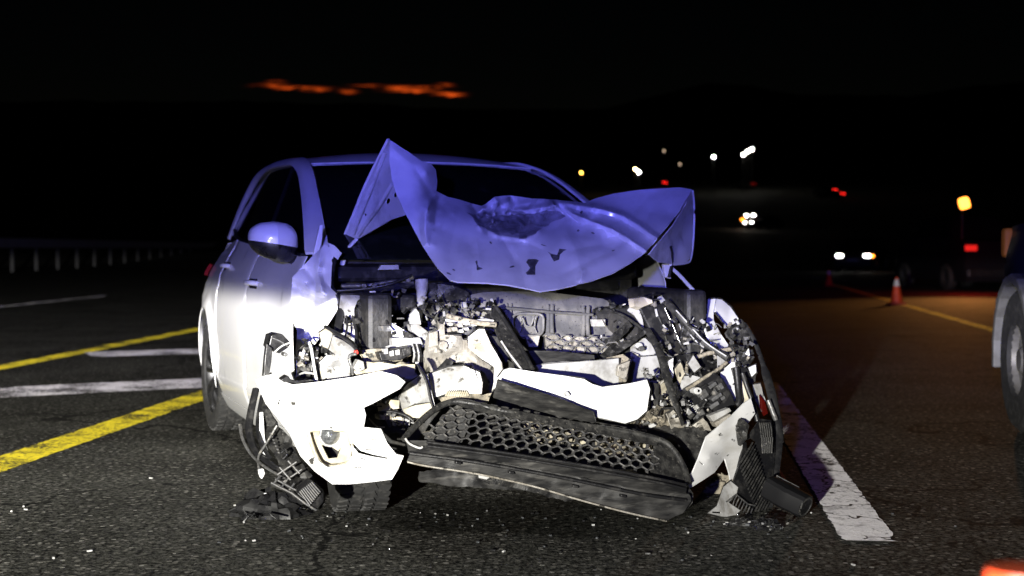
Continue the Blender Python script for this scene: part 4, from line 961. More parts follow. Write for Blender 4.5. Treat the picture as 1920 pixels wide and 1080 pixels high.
# raised emblem: rounded square and letter
cx, cy, hw_, hh_ = 990, 609, 29, 21
ring = []
for i in range(28):
    a = 2 * math.pi * i / 28; c_, s_ = math.cos(a), math.sin(a)
    ring.append((cx + hw_ * math.copysign(abs(c_) ** .5, c_) * (1 - .06 * s_), cy + hh_ * math.copysign(abs(s_) ** .5, s_), .115 - .06 * s_ * -.3))
tube('emblem_frame', ring + ring[:1], M['shutter'], shut, r=.0055, k=1, s=.11)
for pth in ([(976, 594), (978, 612), (974, 624)], [(1005, 594), (1002, 612), (1006, 624)], [(980, 596), (985, 610), (995, 611), (1000, 597)]):
    tube('emblem_stroke', [(x, y, .105) for x, y in pth], M['shutter'], shut, r=.0035, k=2)
S('emblem_foot', [(986, 632), (1012, 630), (1008, 650), (992, 650)], 'alloy', .14, seed=62)
# crushed honeycomb under the panel
hx = MB()
for r_ in range(3):
    for c_ in range(5):
        x = 1036 + c_ * 25 + (r_ % 2) * 12.5; y = 634 + r_ * 9.5 + c_ * 1.0
        pts = [PS(x + 12.5 * math.cos(k * math.pi / 3) + random.uniform(-2, 2), y + 6.3 * math.sin(k * math.pi / 3) + random.uniform(-1, 1), .13 + .05 * noise.noise(Vector((c_ * .7, r_, 2)))) for k in range(7)]
        hx.tube(pts, .0030, 5)
hx.build('upper_honeycomb', M['shutter'], car, smooth=True)
S('honeycomb_backing', [(1022, 628), (1142, 634), (1148, 664), (1025, 658)], 'alloy', .09, seed=63)
S('upper_bar', [(986, 657), (1060, 660), (1114, 666), (1116, 683), (1050, 684), (992, 684)], 'scrape', .26, th=.02, seed=64, nz=.01)
S('core_support', [(985, 686), (1060, 680), (1132, 675), (1160, 672), (1160, 720), (1127, 724), (1098, 714), (1012, 702), (990, 700)], 'grimed', .33, th=.02, seed=65, nz=.012)
S('core_flange', [(994, 684), (1030, 682), (1030, 690), (1006, 696), (996, 694)], 'cream', .20, th=.01, seed=66)
S('bent_bracket', [(1137, 671, .26), (1168, 664, .26), (1185, 676, .28), (1174, 716, .32), (1127, 722, .32), (1132, 684, .30)], 'beige', .30, th=.02, seed=67, nz=.02)
prism('bent_tab', [(1160, 685), (1182, 676), (1174, 714), (1157, 704)], M['alloy'], car, s=.34, depth=.02)

# alloy gearbox bracket and torn plates
S('alloy_bracket', [(805, 623), (822, 619), (825, 608), (833, 608), (834, 628), (865, 630), (868, 637), (876, 638), (878, 653), (888, 660), (907, 673), (918, 683), (924, 687), (925, 720), (922, 742), (905, 750), (885, 745), (896, 718), (892, 698), (880, 686), (862, 678), (845, 682), (835, 690), (815, 704), (800, 704), (803, 660)], 'alloy', .30, th=.03, nz=.03, seed=70, cr=[([(805, 625), (900, 640), (920, 740), (810, 690)], 12, .02)])
prism('bracket_boss', el_(832, 648, 9, 9), M['alloy'], car, s=.33, depth=.04)
prism('bracket_flange', [(805, 625), (821, 620), (822, 648), (804, 652)], M['alloy'], car, s=.325, depth=.02)
S('bracket_cup', [(820, 690), (838, 672), (850, 678), (845, 690), (830, 700)], 'black', .345, seed=71, nz=.02)
S('torn_plate', [(878, 632, .28), (897, 617, .26), (908, 617, .26), (914, 631, .30), (924, 652, .34), (931, 663, .37), (939, 678, .40), (943, 703, .44), (922, 734, .46), (926, 716, .42), (926, 688, .38), (907, 673, .36), (888, 660, .33), (876, 650, .30)], 'dirtypaint', .35, th=.006, nz=.02, seed=72)
S('engine_scrap_cover', [(838, 610), (850, 602), (880, 606), (892, 614), (890, 628), (866, 628), (840, 624)], 'black', .22, seed=73, nz=.02)
M['whitebits'] = M['dirtypaint']
for i in range(9):
    x, y = 842 + (i % 5) * 11 + random.uniform(-3, 3), 608 + (i // 5) * 11 + random.uniform(-2, 3); a = random.uniform(3, 7)
    prism('scrap', [(x - a, y - a * .5), (x + a * .6, y - a * .7), (x + a, y + a * .4), (x - a * .4, y + a * .6)], M[random.choice(['dirtypaint', 'ltgrey', 'alloy', 'grey'])], car, s=.25 + random.uniform(0, .04), depth=.03, bev=.001)
tube('hose', [(838, 592, .20), (865, 599, .24), (900, 606, .26), (930, 609, .27)], M['beige'], car, r=.010)
tube('hose', [(836, 600, .20), (870, 606, .24), (905, 600, .24), (925, 602, .24)], M['ltgrey'], car, r=.006)
# long dark strut across the panel
S('diagonal_strut', [(916, 578, .18), (928, 574, .16), (945, 600, .22), (975, 648, .34), (998, 690, .44), (986, 698, .46), (962, 668, .40), (938, 632, .30), (925, 600, .22)], 'dust', .3, th=.02, nz=.004, seed=74)
tube('strut_lip', [(929, 575, .18), (947, 602, .24), (976, 650, .36), (999, 692, .46)], M['black'], car, r=.008)
tube('strut_lip', [(940, 640, .33), (956, 664, .39), (980, 695, .46)], M['ltgrey'], car, r=.004)
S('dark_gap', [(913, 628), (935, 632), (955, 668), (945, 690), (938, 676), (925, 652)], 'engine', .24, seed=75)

# crash beam, torn end and its foam absorber
S('crash_beam', [(935, 706, .50), (944, 694, .48), (956, 690, .48), (1000, 697, .52), (1060, 705, .54), (1095, 711, .55), (1110, 720, .55), (1130, 726, .55), (1180, 719, .52), (1213, 712, .50), (1219, 730, .50), (1213, 770, .52), (1195, 786, .53), (1172, 794, .54), (1120, 782, .56), (1060, 757, .56), (1010, 738, .55), (960, 718, .52)], 'paint', .52, th=.02, nz=.008, seed=80, res=9,
  holes=[[(1012, 732), (1030, 736), (1030, 738.5), (1012, 735)], el_(1014, 728, 1.4, 1.2), el_(1022, 729.5, 1.4, 1.2)])
prism('beam_mark', [(1060, 739), (1064, 734), (1069, 740), (1064, 744)], M['ltgrey'], car, s=.585, depth=.02, bev=0)
S('beam_end', [(800, 703, .40), (842, 688, .42), (873, 686, .44), (888, 697, .46), (897, 722, .47), (888, 737, .48), (863, 731, .48), (840, 737, .47), (813, 746, .45)], 'grimed', .45, th=.05, nz=.015, seed=81, res=8)
for i in range(6): S('beam_fold', [(868 + i * 5, 686 + i * 2, .46), (874 + i * 5, 688 + i * 2, .47), (884 + i * 4, 712 + i, .50), (882 + i * 4, 738, .50), (876 + i * 4, 738, .485), (877 + i * 4, 712, .475)], 'dirtypaint' if i % 2 else 'paint', .46, th=.004, nz=.02, seed=82 + i, res=5)
coil = MB()
for i in range(10): coil.tube([PS(836 + i * 4, 742, .49), PS(839 + i * 4, 734, .50), PS(842 + i * 4, 741, .49)], .004, 5)
coil.build('crush_coil', M['cream'], car)
S('crush_floor', [(828, 746), (860, 735), (905, 740), (922, 738), (915, 752), (880, 760), (835, 757)], 'beige', .48, th=.02, nz=.02, seed=90, jg=1)
S('foam_absorber', [(932, 713, .58), (960, 723, .60), (1040, 748, .63), (1113, 776, .63), (1118, 793, .60), (1060, 784, .58), (1000, 768, .56), (925, 746, .54)], 'scrape', .6, th=.012, nz=.010, seed=91)
S('side_plate', [(764, 720), (786, 706), (792, 702), (802, 721), (808, 751), (815, 770), (784, 784), (764, 782), (755, 763), (749, 747), (755, 732)], 'grimed', .42, th=.006, nz=.035, seed=92, cr=[([(760, 720), (800, 720), (805, 770), (765, 775)], 8, .025)])
S('side_plate_lip', [(757, 768), (780, 760), (806, 756), (814, 770), (786, 784), (764, 782)], 'cream', .46, th=.006, nz=.015, seed=93)
S('washer_bottle', [(706, 754), (725, 749), (749, 751), (748, 766), (709, 771)], 'cream', .40, th=.05, nz=.02, seed=94)
for i, (x, y, w_, h_) in enumerate([(716, 783, 12, 10), (728, 782, 12, 14), (741, 786, 12, 12), (752, 790, 10, 18), (764, 792, 9, 14)]):
    prism('bottle_fitting', [(x - w_ / 2, y - h_ / 2), (x + w_ / 2, y - h_ / 2 + 1), (x + w_ / 2, y + h_ / 2), (x - w_ / 2, y + h_ / 2 - 1)], M[['alloy', 'beige', 'cream', 'cream', 'ltgrey'][i]], car, s=.40, depth=.05)
tube('wire', [(711, 773, .44), (735, 772, .45), (760, 779, .46), (775, 790, .47)], M['black'], car, r=.005)
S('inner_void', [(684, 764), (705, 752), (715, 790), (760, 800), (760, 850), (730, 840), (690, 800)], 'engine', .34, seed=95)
S('white_strip', [(779, 680, .50), (784, 679, .50), (803, 710, .50), (812, 747, .50), (818, 770, .50), (811, 769, .50), (804, 740, .50), (797, 712, .50)], 'paint', .5, th=.008, nz=.004, seed=96)
tube('strip_cable', [(781, 682, .52), (798, 712, .52), (806, 745, .52), (813, 770, .52)], M['black'], car, r=.004)
S('dark_panel_gap', [(708, 690), (750, 706), (778, 698), (786, 706), (762, 722), (730, 708)], 'grimed', .30, seed=97)

# ------------------------------------------------------------------ far front corner
S('strut_cap', [(1187, 645), (1196, 636), (1210, 634), (1222, 646), (1235, 666), (1187, 671)], 'grimed', .06, th=.02, seed=100, nz=.01)
prism('tower_bolt', el_(1199, 648, 7, 6), M['ltgrey'], car, s=.10, depth=.05); prism('tower_nut', el_(1204, 654, 6, 5), M['grey'], car, s=.11, depth=.03)
S('tower_panel', [(1184, 671), (1233, 667), (1238, 690), (1236, 716), (1176, 718)], 'grimed', .10, th=.02, seed=101, nz=.008, holes=[el_(1213, 693, 4, 2)])
tube('black_strap', [(1214, 618, .14), (1226, 640, .20), (1238, 664, .30), (1254, 718, .46), (1268, 760, .52), (1281, 797, .54)], M['dust'], car, r=.017, flat=.45)
tube('black_strap', [(1130, 578, .0), (1165, 590, .06), (1198, 612, .12), (1216, 622, .14)], M['dust'], car, r=.012, flat=.5)
S('torn_duct', [(1128, 664), (1150, 646), (1180, 636), (1212, 617), (1214, 624), (1190, 642), (1165, 658), (1140, 674)], 'dust', .16, th=.008, nz=.05, ns=25, seed=102, jg=1.2)
S('torn_duct', [(1115, 640), (1142, 632), (1168, 612), (1178, 600), (1186, 610), (1170, 630), (1140, 650)], 'dust', .12, th=.008, nz=.05, ns=25, seed=103, jg=1.5)
prism('battery_box', [(1198, 578), (1222, 573), (1247, 570), (1285, 651), (1254, 656), (1231, 644)], M['black'], car, s=.08, depth=.18, bev=.008)
tube('box_edge', [(1227, 576, .09), (1240, 606, .09), (1254, 654, .09)], M['dust'], car, r=.004, k=2)
S('box_label', [(1228, 580), (1231, 579), (1234, 592), (1231, 594)], 'ltgrey', .095, nz=0, res=5)
S('box_label', [(1250, 624), (1253, 618), (1254, 626), (1251, 627)], 'ltgrey', .095, nz=0, res=5)
tube('brake_pipe', [(1246, 577, .10), (1264, 615, .12), (1279, 652, .14), (1286, 652, .14)], M['chrome'], car, r=.0045, k=2)
tube('brake_pipe', [(1264, 586, .10), (1278, 618, .13), (1286, 634, .14), (1282, 652, .15)], M['grey'], car, r=.005)
tube('coolant_hose', [(1250, 566, .10), (1270, 588, .16), (1290, 610, .2), (1322, 645, .26), (1366, 672, .34)], M['dust'], car, r=.016)
tube('hose_highlight_strip', [(1268, 582, .19), (1290, 606, .235), (1322, 641, .29), (1362, 668, .37)], M['ltgrey'], car, r=.003)
S('side_bag', [(1188, 560), (1206, 557), (1222, 562), (1224, 568), (1204, 576), (1190, 574)], 'cream', .10, th=.03, nz=.03, seed=104)
S('white_wedge', [(1176, 582), (1184, 572), (1198, 578), (1205, 600), (1208, 618), (1190, 592)], 'grimed', .07, seed=105)
prism('lamp_socket', [(1304, 578), (1316, 578), (1318, 592), (1310, 598), (1303, 594)], M['black'], car, s=.16, depth=.05)
prism('lamp_bulb', el_(1307, 585, 3, 3), M['cream'], car, s=.17, depth=.02)
S('dark_liner', [(1270, 562), (1302, 560), (1304, 600), (1320, 625), (1328, 650), (1310, 640), (1290, 605)], 'black', .10, seed=106, nz=.04)
S('far_wing', [(1305, 564, .08), (1342, 560, .04), (1338, 585, .08), (1338, 600, .10), (1350, 624, .14), (1368, 650, .18), (1372, 664, .22), (1368, 684, .26), (1352, 664, .24), (1328, 634, .2), (1318, 604, .16), (1312, 582, .12)], 'paint', .12, th=.006, nz=.03, seed=107)
S('far_wing', [(1342, 560, .02), (1354, 562, .0), (1370, 576, -.02), (1385, 598, .0), (1369, 617, .04), (1358, 604, .06), (1341, 584, .06)], 'paint', .02, th=.005, nz=.012, seed=108)
tube('wing_lip', [(1340, 586, .10), (1356, 606, .10), (1369, 620, .10)], M['black'], car, r=.004)
S('far_wing', [(1348, 668, .28), (1377, 664, .26), (1383, 688, .28), (1381, 730, .32), (1378, 752, .34), (1366, 738, .34), (1350, 694, .30)], 'paint', .3, th=.006, nz=.02, seed=109)
S('torn_liner', [(1360, 626), (1372, 612), (1388, 599), (1399, 606), (1408, 622), (1416, 640), (1398, 642), (1374, 640)], 'dust', .18, th=.008, nz=.07, ns=25, seed=110, jg=2, sharp=15)
S('torn_liner', [(1370, 645), (1399, 649), (1414, 672), (1402, 690), (1378, 678), (1371, 660)], 'dust', .25, th=.008, nz=.05, ns=22, seed=111, jg=1.5, sharp=15)
S('torn_liner', [(1382, 686), (1400, 690), (1418, 690), (1416, 716), (1400, 726), (1384, 710)], 'grey', .30, nz=.06, ns=22, seed=112, jg=1.5, sharp=15)
prism('lamp_motor', [(1384, 692), (1398, 688), (1408, 700), (1406, 708), (1388, 708)], M['blackgloss'], car, s=.36, depth=.06)
S('white_chip', [(1398, 664), (1404, 654), (1406, 668)], 'paint', .3, seed=113)
S('white_chip', [(1404, 690), (1417, 684), (1418, 698), (1410, 706)], 'paint', .36, seed=114)
S('white_chip', [(1412, 634), (1414, 630), (1416, 638)], 'paint', .2, seed=115, res=4)
# long bent black trim around the far corner
tube('bent_trim', [(1396, 606, .16), (1416, 642, .22), (1436, 700, .30), (1450, 752, .38), (1458, 800, .42), (1457, 845, .46), (1448, 912, .52), (1437, 962, .56)], M['blackgloss'], car, r=[.012] * 8 + [.02] * 21, flat=.6)
tube('bent_trim', [(1403, 618, .14), (1424, 660, .20), (1444, 715, .26), (1462, 790, .36)], M['black'], car, r=.007)
tube('chrome_strip', [(1440, 750, .42), (1448, 770, .43), (1455, 788, .44)], M['grey'], car, r=.010, k=1)
tube('wire', [(1392, 700, .42), (1402, 730, .44), (1412, 757, .46), (1420, 790, .48)], M['black'], car, r=.010)
tube('wire', [(1380, 690, .38), (1384, 730, .40), (1386, 752, .42), (1380, 760, .42)], M['black'], car, r=.014)
S('inner_pale_panel', [(1390, 712, .36), (1402, 722, .38), (1412, 750, .40), (1396, 756, .40), (1388, 740, .38)], 'cream', .38, seed=116)
S('inner_pale_panel', [(1412, 722, .34), (1426, 720, .34), (1436, 752, .38), (1428, 770, .40), (1418, 752, .38)], 'grimed', .36, seed=117, jg=1)
S('red_lens_scrap', [(1424, 740), (1434, 752), (1440, 775), (1432, 780), (1426, 764)], 'redlens', .40, seed=118)

# headlamp unit turned on its side, its back open
hb = [(1271, 751), (1291, 730), (1318, 712), (1339, 697), (1354, 708), (1366, 728), (1374, 742), (1381, 760), (1363, 772), (1324, 790), (1293, 801), (1280, 780)]
unit = prism('headlamp_unit', hb, M['black'], car, s=.40, depth=.16, bev=.006)
rg = random.Random(5); ax = Vector((48, -33)).normalized(); ay = Vector((33, 48)).normalized()
for i in range(30):
    a, b = rg.uniform(-34, 36), rg.uniform(-22, 24); c_ = Vector((1328, 748)) + ax * a + ay * b
    if not inside(c_, hb): continue
    w_, h_ = rg.uniform(3, 11), rg.uniform(2.5, 7)
    prism('lamp_component', [tuple(c_ + ax * w_ * p + ay * h_ * q_) for p, q_ in ((-1, -1), (1, -1), (1, 1), (-1, 1))], M[rg.choice(['pcb', 'pcb', 'black', 'grey', 'ltgrey', 'blackgloss'])], unit, s=.40 + rg.uniform(.008, .03), depth=.04, bev=.0015)
for i in range(8):
    c_ = Vector((1291, 752)) + Vector((1.9, 3.4)) * i
    tube('lamp_fin', [(c_.x - 3, c_.y + 2, .425), (c_.x + 4, c_.y - 2.5, .425)], M['ltgrey'], unit, r=.0022, k=1)
prism('lamp_cap', el_(1309, 733, 8, 7), M['ltgrey'], unit, s=.435, depth=.04); prism('lamp_pin', el_(1310, 733, 3, 3), M['chrome'], unit, s=.44, depth=.02)
tube('lamp_rail', [(1288, 730, .42), (1318, 710, .40), (1350, 690, .38), (1362, 680, .36)], M['beige'], car, r=.007, k=2)
tube('lamp_rail', [(1298, 672, .30), (1330, 662, .30), (1372, 654, .28)], M['beige'], car, r=.009, k=2)
S('white_shard', [(1280, 706), (1300, 704), (1319, 709), (1313, 718), (1289, 732), (1274, 745), (1276, 722)], 'grimed', .36, seed=120)
S('white_shard', [(1291, 682), (1300, 666), (1314, 688), (1302, 698)], 'grimed', .38, seed=121)
S('white_shard', [(1346, 692), (1346, 667), (1364, 680)], 'grimed', .34, seed=122)
S('dark_scraps', [(1258, 672), (1290, 664), (1345, 668), (1346, 690), (1320, 706), (1282, 704), (1262, 690)], 'black', .26, nz=.06, ns=22, seed=123, jg=2)
for i, pl in enumerate([[(1266, 690), (1276, 680), (1284, 700), (1272, 722)], [(1254, 676), (1262, 672), (1262, 712), (1256, 706)], [(1236, 716), (1248, 712), (1252, 740), (1240, 752), (1230, 746)], [(1240, 752), (1252, 744), (1254, 758), (1244, 764)]]):
    S('cream_scrap', jag(pl, 1.2, 6, i), 'cream' if i != 1 else 'paint', .36, nz=.05, seed=124 + i)
for i in range(10):
    x, y = 1262 + rg.uniform(0, 90), 672 + rg.uniform(0, 28); a = rg.uniform(0, 3.1); l_ = rg.uniform(8, 22)
    tube('torn_wire', [(x, y, .34), (x + l_ * .5 * math.cos(a) + rg.uniform(-4, 4), y + l_ * .5 * math.sin(a) + 4, .37), (x + l_ * math.cos(a), y + l_ * math.sin(a), .34)], M[rg.choice(['black', 'grey', 'beige', 'dust'])], car, r=rg.uniform(.003, .007))
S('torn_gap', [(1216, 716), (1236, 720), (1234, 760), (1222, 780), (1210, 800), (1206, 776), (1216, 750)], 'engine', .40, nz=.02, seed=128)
S('beige_heap', [(1180, 792), (1199, 779), (1232, 762), (1252, 768), (1265, 774), (1274, 797), (1243, 800), (1215, 804)], 'beige', .46, nz=.10, ns=24, seed=129, jg=2, sharp=15, res=5)
S('beige_heap', [(1250, 776), (1262, 770), (1278, 782), (1292, 800), (1260, 804)], 'alloy', .48, nz=.06, ns=24, seed=130, jg=1.5, sharp=15)
S('lower_crossmember', [(1205, 800, .44), (1243, 800, .46), (1324, 803, .50), (1328, 815, .52), (1316, 845, .56), (1308, 868, .58), (1296, 838, .54), (1250, 812, .50)], 'dust', .5, th=.03, nz=.02, seed=131)
prism('white_rail', [(1330, 780), (1368, 765), (1372, 771), (1338, 791)], M['grimed'], car, s=.56, depth=.03)
prism('toothed_rail', [(1340, 793), (1370, 776), (1372, 782), (1346, 802)], M['alloy'], car, s=.55, depth=.04)
S('lamp_arc', [(1298, 798), (1318, 784), (1326, 792), (1334, 808), (1322, 806), (1316, 796), (1306, 802)], 'alloy', .52, nz=.02, seed=132)

# far bumper corner, torn
fb = [(1373, 779, .60), (1395, 756, .56), (1408, 747, .54), (1416, 775, .54), (1398, 800, .56), (1392, 838, .56), (1384, 886, .56), (1370, 903, .56), (1367, 886, .58), (1359, 859, .60), (1340, 886, .66), (1322, 898, .70), (1290, 918, .76), (1266, 913, .78), (1299, 886, .74), (1310, 859, .72), (1325, 818, .68)]
o = sheet('bumper_corner', fb, [(1350, 820, .66), (1330, 860, .70)], M['bumperpaint'], car, th=.005, res=8, nz=.012, seed=140, holes=[[(1311, 864), (1320, 871), (1318, 873), (1311, 866)]]); o['label'] = 'torn white bumper corner hanging down to the road'
S('torn_liner', [(1370, 822), (1378, 800), (1388, 784), (1406, 797), (1400, 822), (1388, 838)], 'dust', .60, nz=.04, ns=20, seed=141, jg=1.5, sharp=18)
lin = S('wheel_liner', [(1393, 839, .56), (1408, 812, .54), (1426, 785, .50), (1447, 788, .46), (1454, 844, .48), (1448, 915, .54), (1433, 958, .60), (1417, 968, .62), (1396, 944, .62), (1384, 924, .62), (1376, 901, .60), (1384, 880, .58)], 'black', .56, th=.008, nz=.02, seed=142, holes=[[(1399, 826), (1408, 822), (1418, 829), (1416, 840), (1411, 846), (1401, 840)]])
lin['label'] = 'ribbed black wheel liner standing on the road'
for i in range(17):
    x0 = 1396 + i * 2.2; y0 = 846 + i * 6.5
    tube('liner_rib', [(x0 - 10 + i * .2, y0 + 26, .625), (x0 + 4, y0 + 4, .60), (x0 + 15, y0 - 16, .575)], M['dust'], lin, r=.0035, k=2)
for i in range(6): tube('liner_rib', [(1424 + i * 4, 792, .525), (1428 + i * 4, 820, .52), (1430 + i * 3.4, 850, .53)], M['dust'], lin, r=.0035, k=2)
S('liner_bracket', [(1358, 912, .62), (1370, 902, .60), (1384, 914, .61), (1381, 927, .62), (1366, 942, .64), (1388, 957, .64), (1376, 970, .66), (1352, 968, .68), (1328, 962, .70), (1346, 948, .68)], 'ltgrey', .64, nz=.01, seed=143, holes=[[(1335, 959), (1352, 960), (1352, 963), (1336, 962)]])
for i in range(7): tube('comb_tooth', [(1381 + i * 5, 930 + i * 4, .66), (1376 + i * 5, 940 + i * 4.4, .665), (1374 + i * 5, 948 + i * 3, .67)], M['meshgrey'], car, r=.0025, k=1)
tube('comb_back', [(1362, 941, .66), (1380, 927, .65), (1402, 945, .65), (1416, 948, .64)], M['meshgrey'], car, r=.003, k=1)
tube('orange_wire', [(1452, 838, .44), (1458, 872, .42), (1472, 900, .42), (1482, 920, .42), (1484, 935, .44), (1468, 948, .5), (1452, 962, .54)], M['black'], car, r=.0035)
tube('orange_sleeve', [(1457, 868, .425), (1464, 886, .42), (1474, 903, .42)], M['orangewire'], car, r=.0048)
prism('metal_sensor', [(1463, 814), (1471, 814), (1471, 830), (1464, 830)], M['chrome'], car, s=.40, depth=.02, bev=.003); tube('sensor_lead', [(1466, 830, .40), (1463, 845, .42), (1458, 858, .44), (1452, 840, .44)], M['ltgrey'], car, r=.003)

# ------------------------------------------------------------------ lower grille and valance
GA, GB, GC, GD = PS(764, 826, .66), PS(1262, 903, .80), PS(1236, 832, .66), PS(846, 757, .52)     # BL, BR, TR, TL of the whole frame
def gp(a, b, o=0.0):
    p = (GA * (1 - a) + GB * a) * (1 - b) + (GD * (1 - a) + GC * a) * b
    return p + Vector((1, 0, .3)).normalized() * o
gr = tube('lower_grille', [(757, 824, .66), (778, 800, .62), (812, 770, .56), (838, 756, .54), (870, 754, .55), (950, 772, .60), (1080, 796, .64), (1180, 811, .66), (1240, 826, .68), (1264, 845, .71), (1284, 880, .76), (1290, 905, .80)], M['dust'], car, r=.0115, k=4)
gr['label'] = 'black lower grille with honeycomb mesh'
mpoly = [(792, 820), (845, 764), (884, 765), (1000, 787), (1130, 811), (1222, 831), (1233, 860), (1228, 891), (1100, 870), (960, 848)]
GA, GB, GC, GD = PS(800, 822, .665), PS(1226, 891, .80), PS(1226, 831, .665), PS(846, 764, .53)
hx = MB(); ncol, nrow = 19, 5; da = 1 / ncol; db = 1 / nrow
def to_px(p):
    w = O0 + U * p.x + V * p.y + Vector((0, 0, p.z)) - CAMP; d = w.dot(FWD); return (960 + F * w.x / d, 540 - F * w.dot(UPV) / d)
for r_ in range(-1, nrow + 2):
    for c_ in range(-4, ncol + 2):
        a0 = (c_ + (r_ % 2) * .5) * da; b0 = (r_ + .3) * db
        ang = [(a0 + da * .5 * ex, b0 + db * ey) for ex, ey in ((-1, -.30), (0, -.70), (1, -.30), (1, .30))]
        for k in range(3):
            p1, p2 = gp(*ang[k]), gp(*ang[k + 1])
            if not inside(to_px((p1 + p2) / 2), mpoly): continue
            dv = Vector((-.020, 0, 0)); n_ = (p2 - p1).cross(dv).normalized() * .0021
            hx.add([p1 - n_, p2 - n_, p2 + n_, p1 + n_, p1 - n_ + dv, p2 - n_ + dv, p2 + n_ + dv, p1 + n_ + dv], [(0, 1, 2, 3), (7, 6, 5, 4), (0, 4, 5, 1), (1, 5, 6, 2), (2, 6, 7, 3), (3, 7, 4, 0)])
hx.build('honeycomb_mesh', M['meshgrey'], gr)
S('grille_blank', [(796, 820, .635), (845, 766, .505), (888, 768, .525), (878, 800, .59), (866, 830, .66)], 'grey', .6, th=.006, nz=.0, seed=150)
S('grille_shoulder', [(1226, 832, .66), (1244, 828, .67), (1266, 848, .70), (1286, 886, .75), (1289, 908, .78), (1262, 912, .80), (1240, 898, .78), (1218, 880, .76)], 'dust', .7, th=.012, nz=.012, seed=151)
for dy, s_ in ((0, .012), (7, .012)):
    tube('grille_lip', [(800, 829 + dy, .71 + s_), (960, 851 + dy, .76 + s_), (1120, 877 + dy, .81 + s_), (1230, 897 + dy, .84 + s_), (1286, 910 + dy, .84 + s_)], M['black'], gr, r=.005)
S('grille_top', [(850, 755, .55), (905, 760, .58), (1010, 778, .63), (1140, 801, .66), (1236, 824, .68), (1232, 834, .69), (1130, 812, .675), (1000, 788, .645), (890, 767, .59)], 'dust', .6, th=.01, nz=.006, seed=152)
S('grille_sill', [(762, 826, .68), (800, 826, .70), (960, 848, .75), (1120, 874, .80), (1230, 894, .83), (1290, 906, .83), (1286, 926, .86), (1200, 918, .86), (1060, 890, .82), (900, 862, .76), (766, 846, .70)], 'scrape', .75, th=.012, nz=.006, seed=153)
val = S('lower_valance', [(766, 846, .70), (900, 862, .76), (1060, 890, .82), (1200, 918, .86), (1292, 926, .86), (1297, 940, .86), (1280, 962, .86), (1250, 977, .86), (1180, 962, .85), (1089, 938, .82), (1000, 912, .78), (896, 889, .74), (800, 874, .71), (763, 866, .69)], 'scrape', .8, th=.012, nz=.008, seed=154, jg=1.0)
tube('valance_edge', [(764, 866, .70), (800, 874, .72), (896, 889, .75), (1000, 912, .79), (1089, 938, .83), (1180, 962, .86), (1250, 977, .87)], M['alloy'], val, r=.0035)
tube('valance_fold', [(768, 850, .712), (900, 868, .772), (1060, 897, .832), (1200, 926, .872), (1286, 938, .872)], M['black'], val, r=.006)
for (x, y, s_) in ((860, 868, .77), (960, 886, .80), (1080, 912, .845), (1170, 930, .872)):
    prism('valance_clip', [(x - 5, y - 3), (x + 5, y - 1), (x + 5, y + 4), (x - 5, y + 2)], M['black'], val, s=s_, depth=.02)
val['label'] = 'scraped dark lower bumper valance sagging to the road'
S('undertray', [(787, 884), (820, 880), (870, 886), (905, 890), (950, 900), (1000, 912), (998, 919), (940, 918), (860, 912), (786, 903)], 'scrape', .60, th=.008, nz=.02, seed=155, jg=1.5)
S('undertray', [(890, 890), (940, 892), (1010, 912), (1080, 936), (1060, 940), (990, 920), (920, 908)], 'dust', .66, th=.008, nz=.02, seed=156, jg=1.5)
S('undertray_tab', [(897, 886), (915, 886), (924, 892), (912, 899), (898, 896)], 'ltgrey', .70, seed=157, nz=0)
tube('corner_hook', [(760, 822, .69), (768, 832, .70), (786, 840, .72), (792, 838, .72)], M['ltgrey'], car, r=.004)
S('grille_end', [(1262, 912, .82), (1288, 908, .80), (1300, 925, .80), (1298, 944, .82), (1284, 960, .84), (1266, 940, .84)], 'dust', .82, nz=.03, seed=158, jg=1.5)
# broken ducting seen through the mesh
rg = random.Random(9); q = MB()
for i in range(70):
    x, y = rg.uniform(985, 1235), 0; y = np.interp(x, [985, 1235], [795, 850]) + rg.uniform(-12, 14); a = rg.uniform(4, 13)
    c_ = PS(x, y, .46 + rg.uniform(-.05, .05)); q.box(c_, (a * .002, a * .004, a * .0022), rot=Matrix.Rotation(rg.uniform(0, 3), 3, 'X') @ Matrix.Rotation(rg.uniform(0, 3), 3, 'Z'), m=rg.choice([0, 1, 1, 2, 2]))
tag(q.build('broken_duct_pieces', [M['cream'], M['beige'], M['black']], car), kind='stuff')
S('broken_duct', [(990, 795), (1060, 800), (1130, 816), (1235, 836), (1235, 868), (1150, 850), (1060, 832), (995, 815)], 'beige', .42, th=.02, nz=.08, ns=22, seed=159, jg=1.5, sharp=15)
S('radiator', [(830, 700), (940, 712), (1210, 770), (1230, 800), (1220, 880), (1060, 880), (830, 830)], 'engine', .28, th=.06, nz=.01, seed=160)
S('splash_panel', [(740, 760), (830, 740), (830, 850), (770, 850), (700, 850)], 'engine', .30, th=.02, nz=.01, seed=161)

# ------------------------------------------------------------------ near bumper corner with fog lamp
bp = [(479, 714, .12), (494, 705, .15), (508, 698, .18), (522, 707, .24), (528, 714, .27), (549, 721, .37), (596, 716, .52), (661, 707, .63), (714, 696, .66), (744, 704, .66), (760, 716, .65), (750, 729, .67), (720, 745, .70), (698, 757, .71), (682, 764, .72), (686, 778, .73), (682, 801, .75), (714, 804, .75), (726, 831, .77), (743, 852, .78), (757, 855, .78),
      (746, 880, .76), (735, 899, .74), (697, 904, .74), (655, 908, .72), (623, 908, .70), (590, 884, .62), (563, 855, .52), (543, 813, .40), (520, 783, .31), (498, 757, .20), (489, 736, .15)]
fog = [(577, 808), (584, 806), (612, 805), (640, 806), (655, 811), (661, 855), (650, 870), (614, 876), (597, 864), (583, 830)]
crk = [(655, 815), (662, 830), (676, 845), (698, 852), (727, 858), (727, 861), (697, 856), (672, 850), (658, 833)]
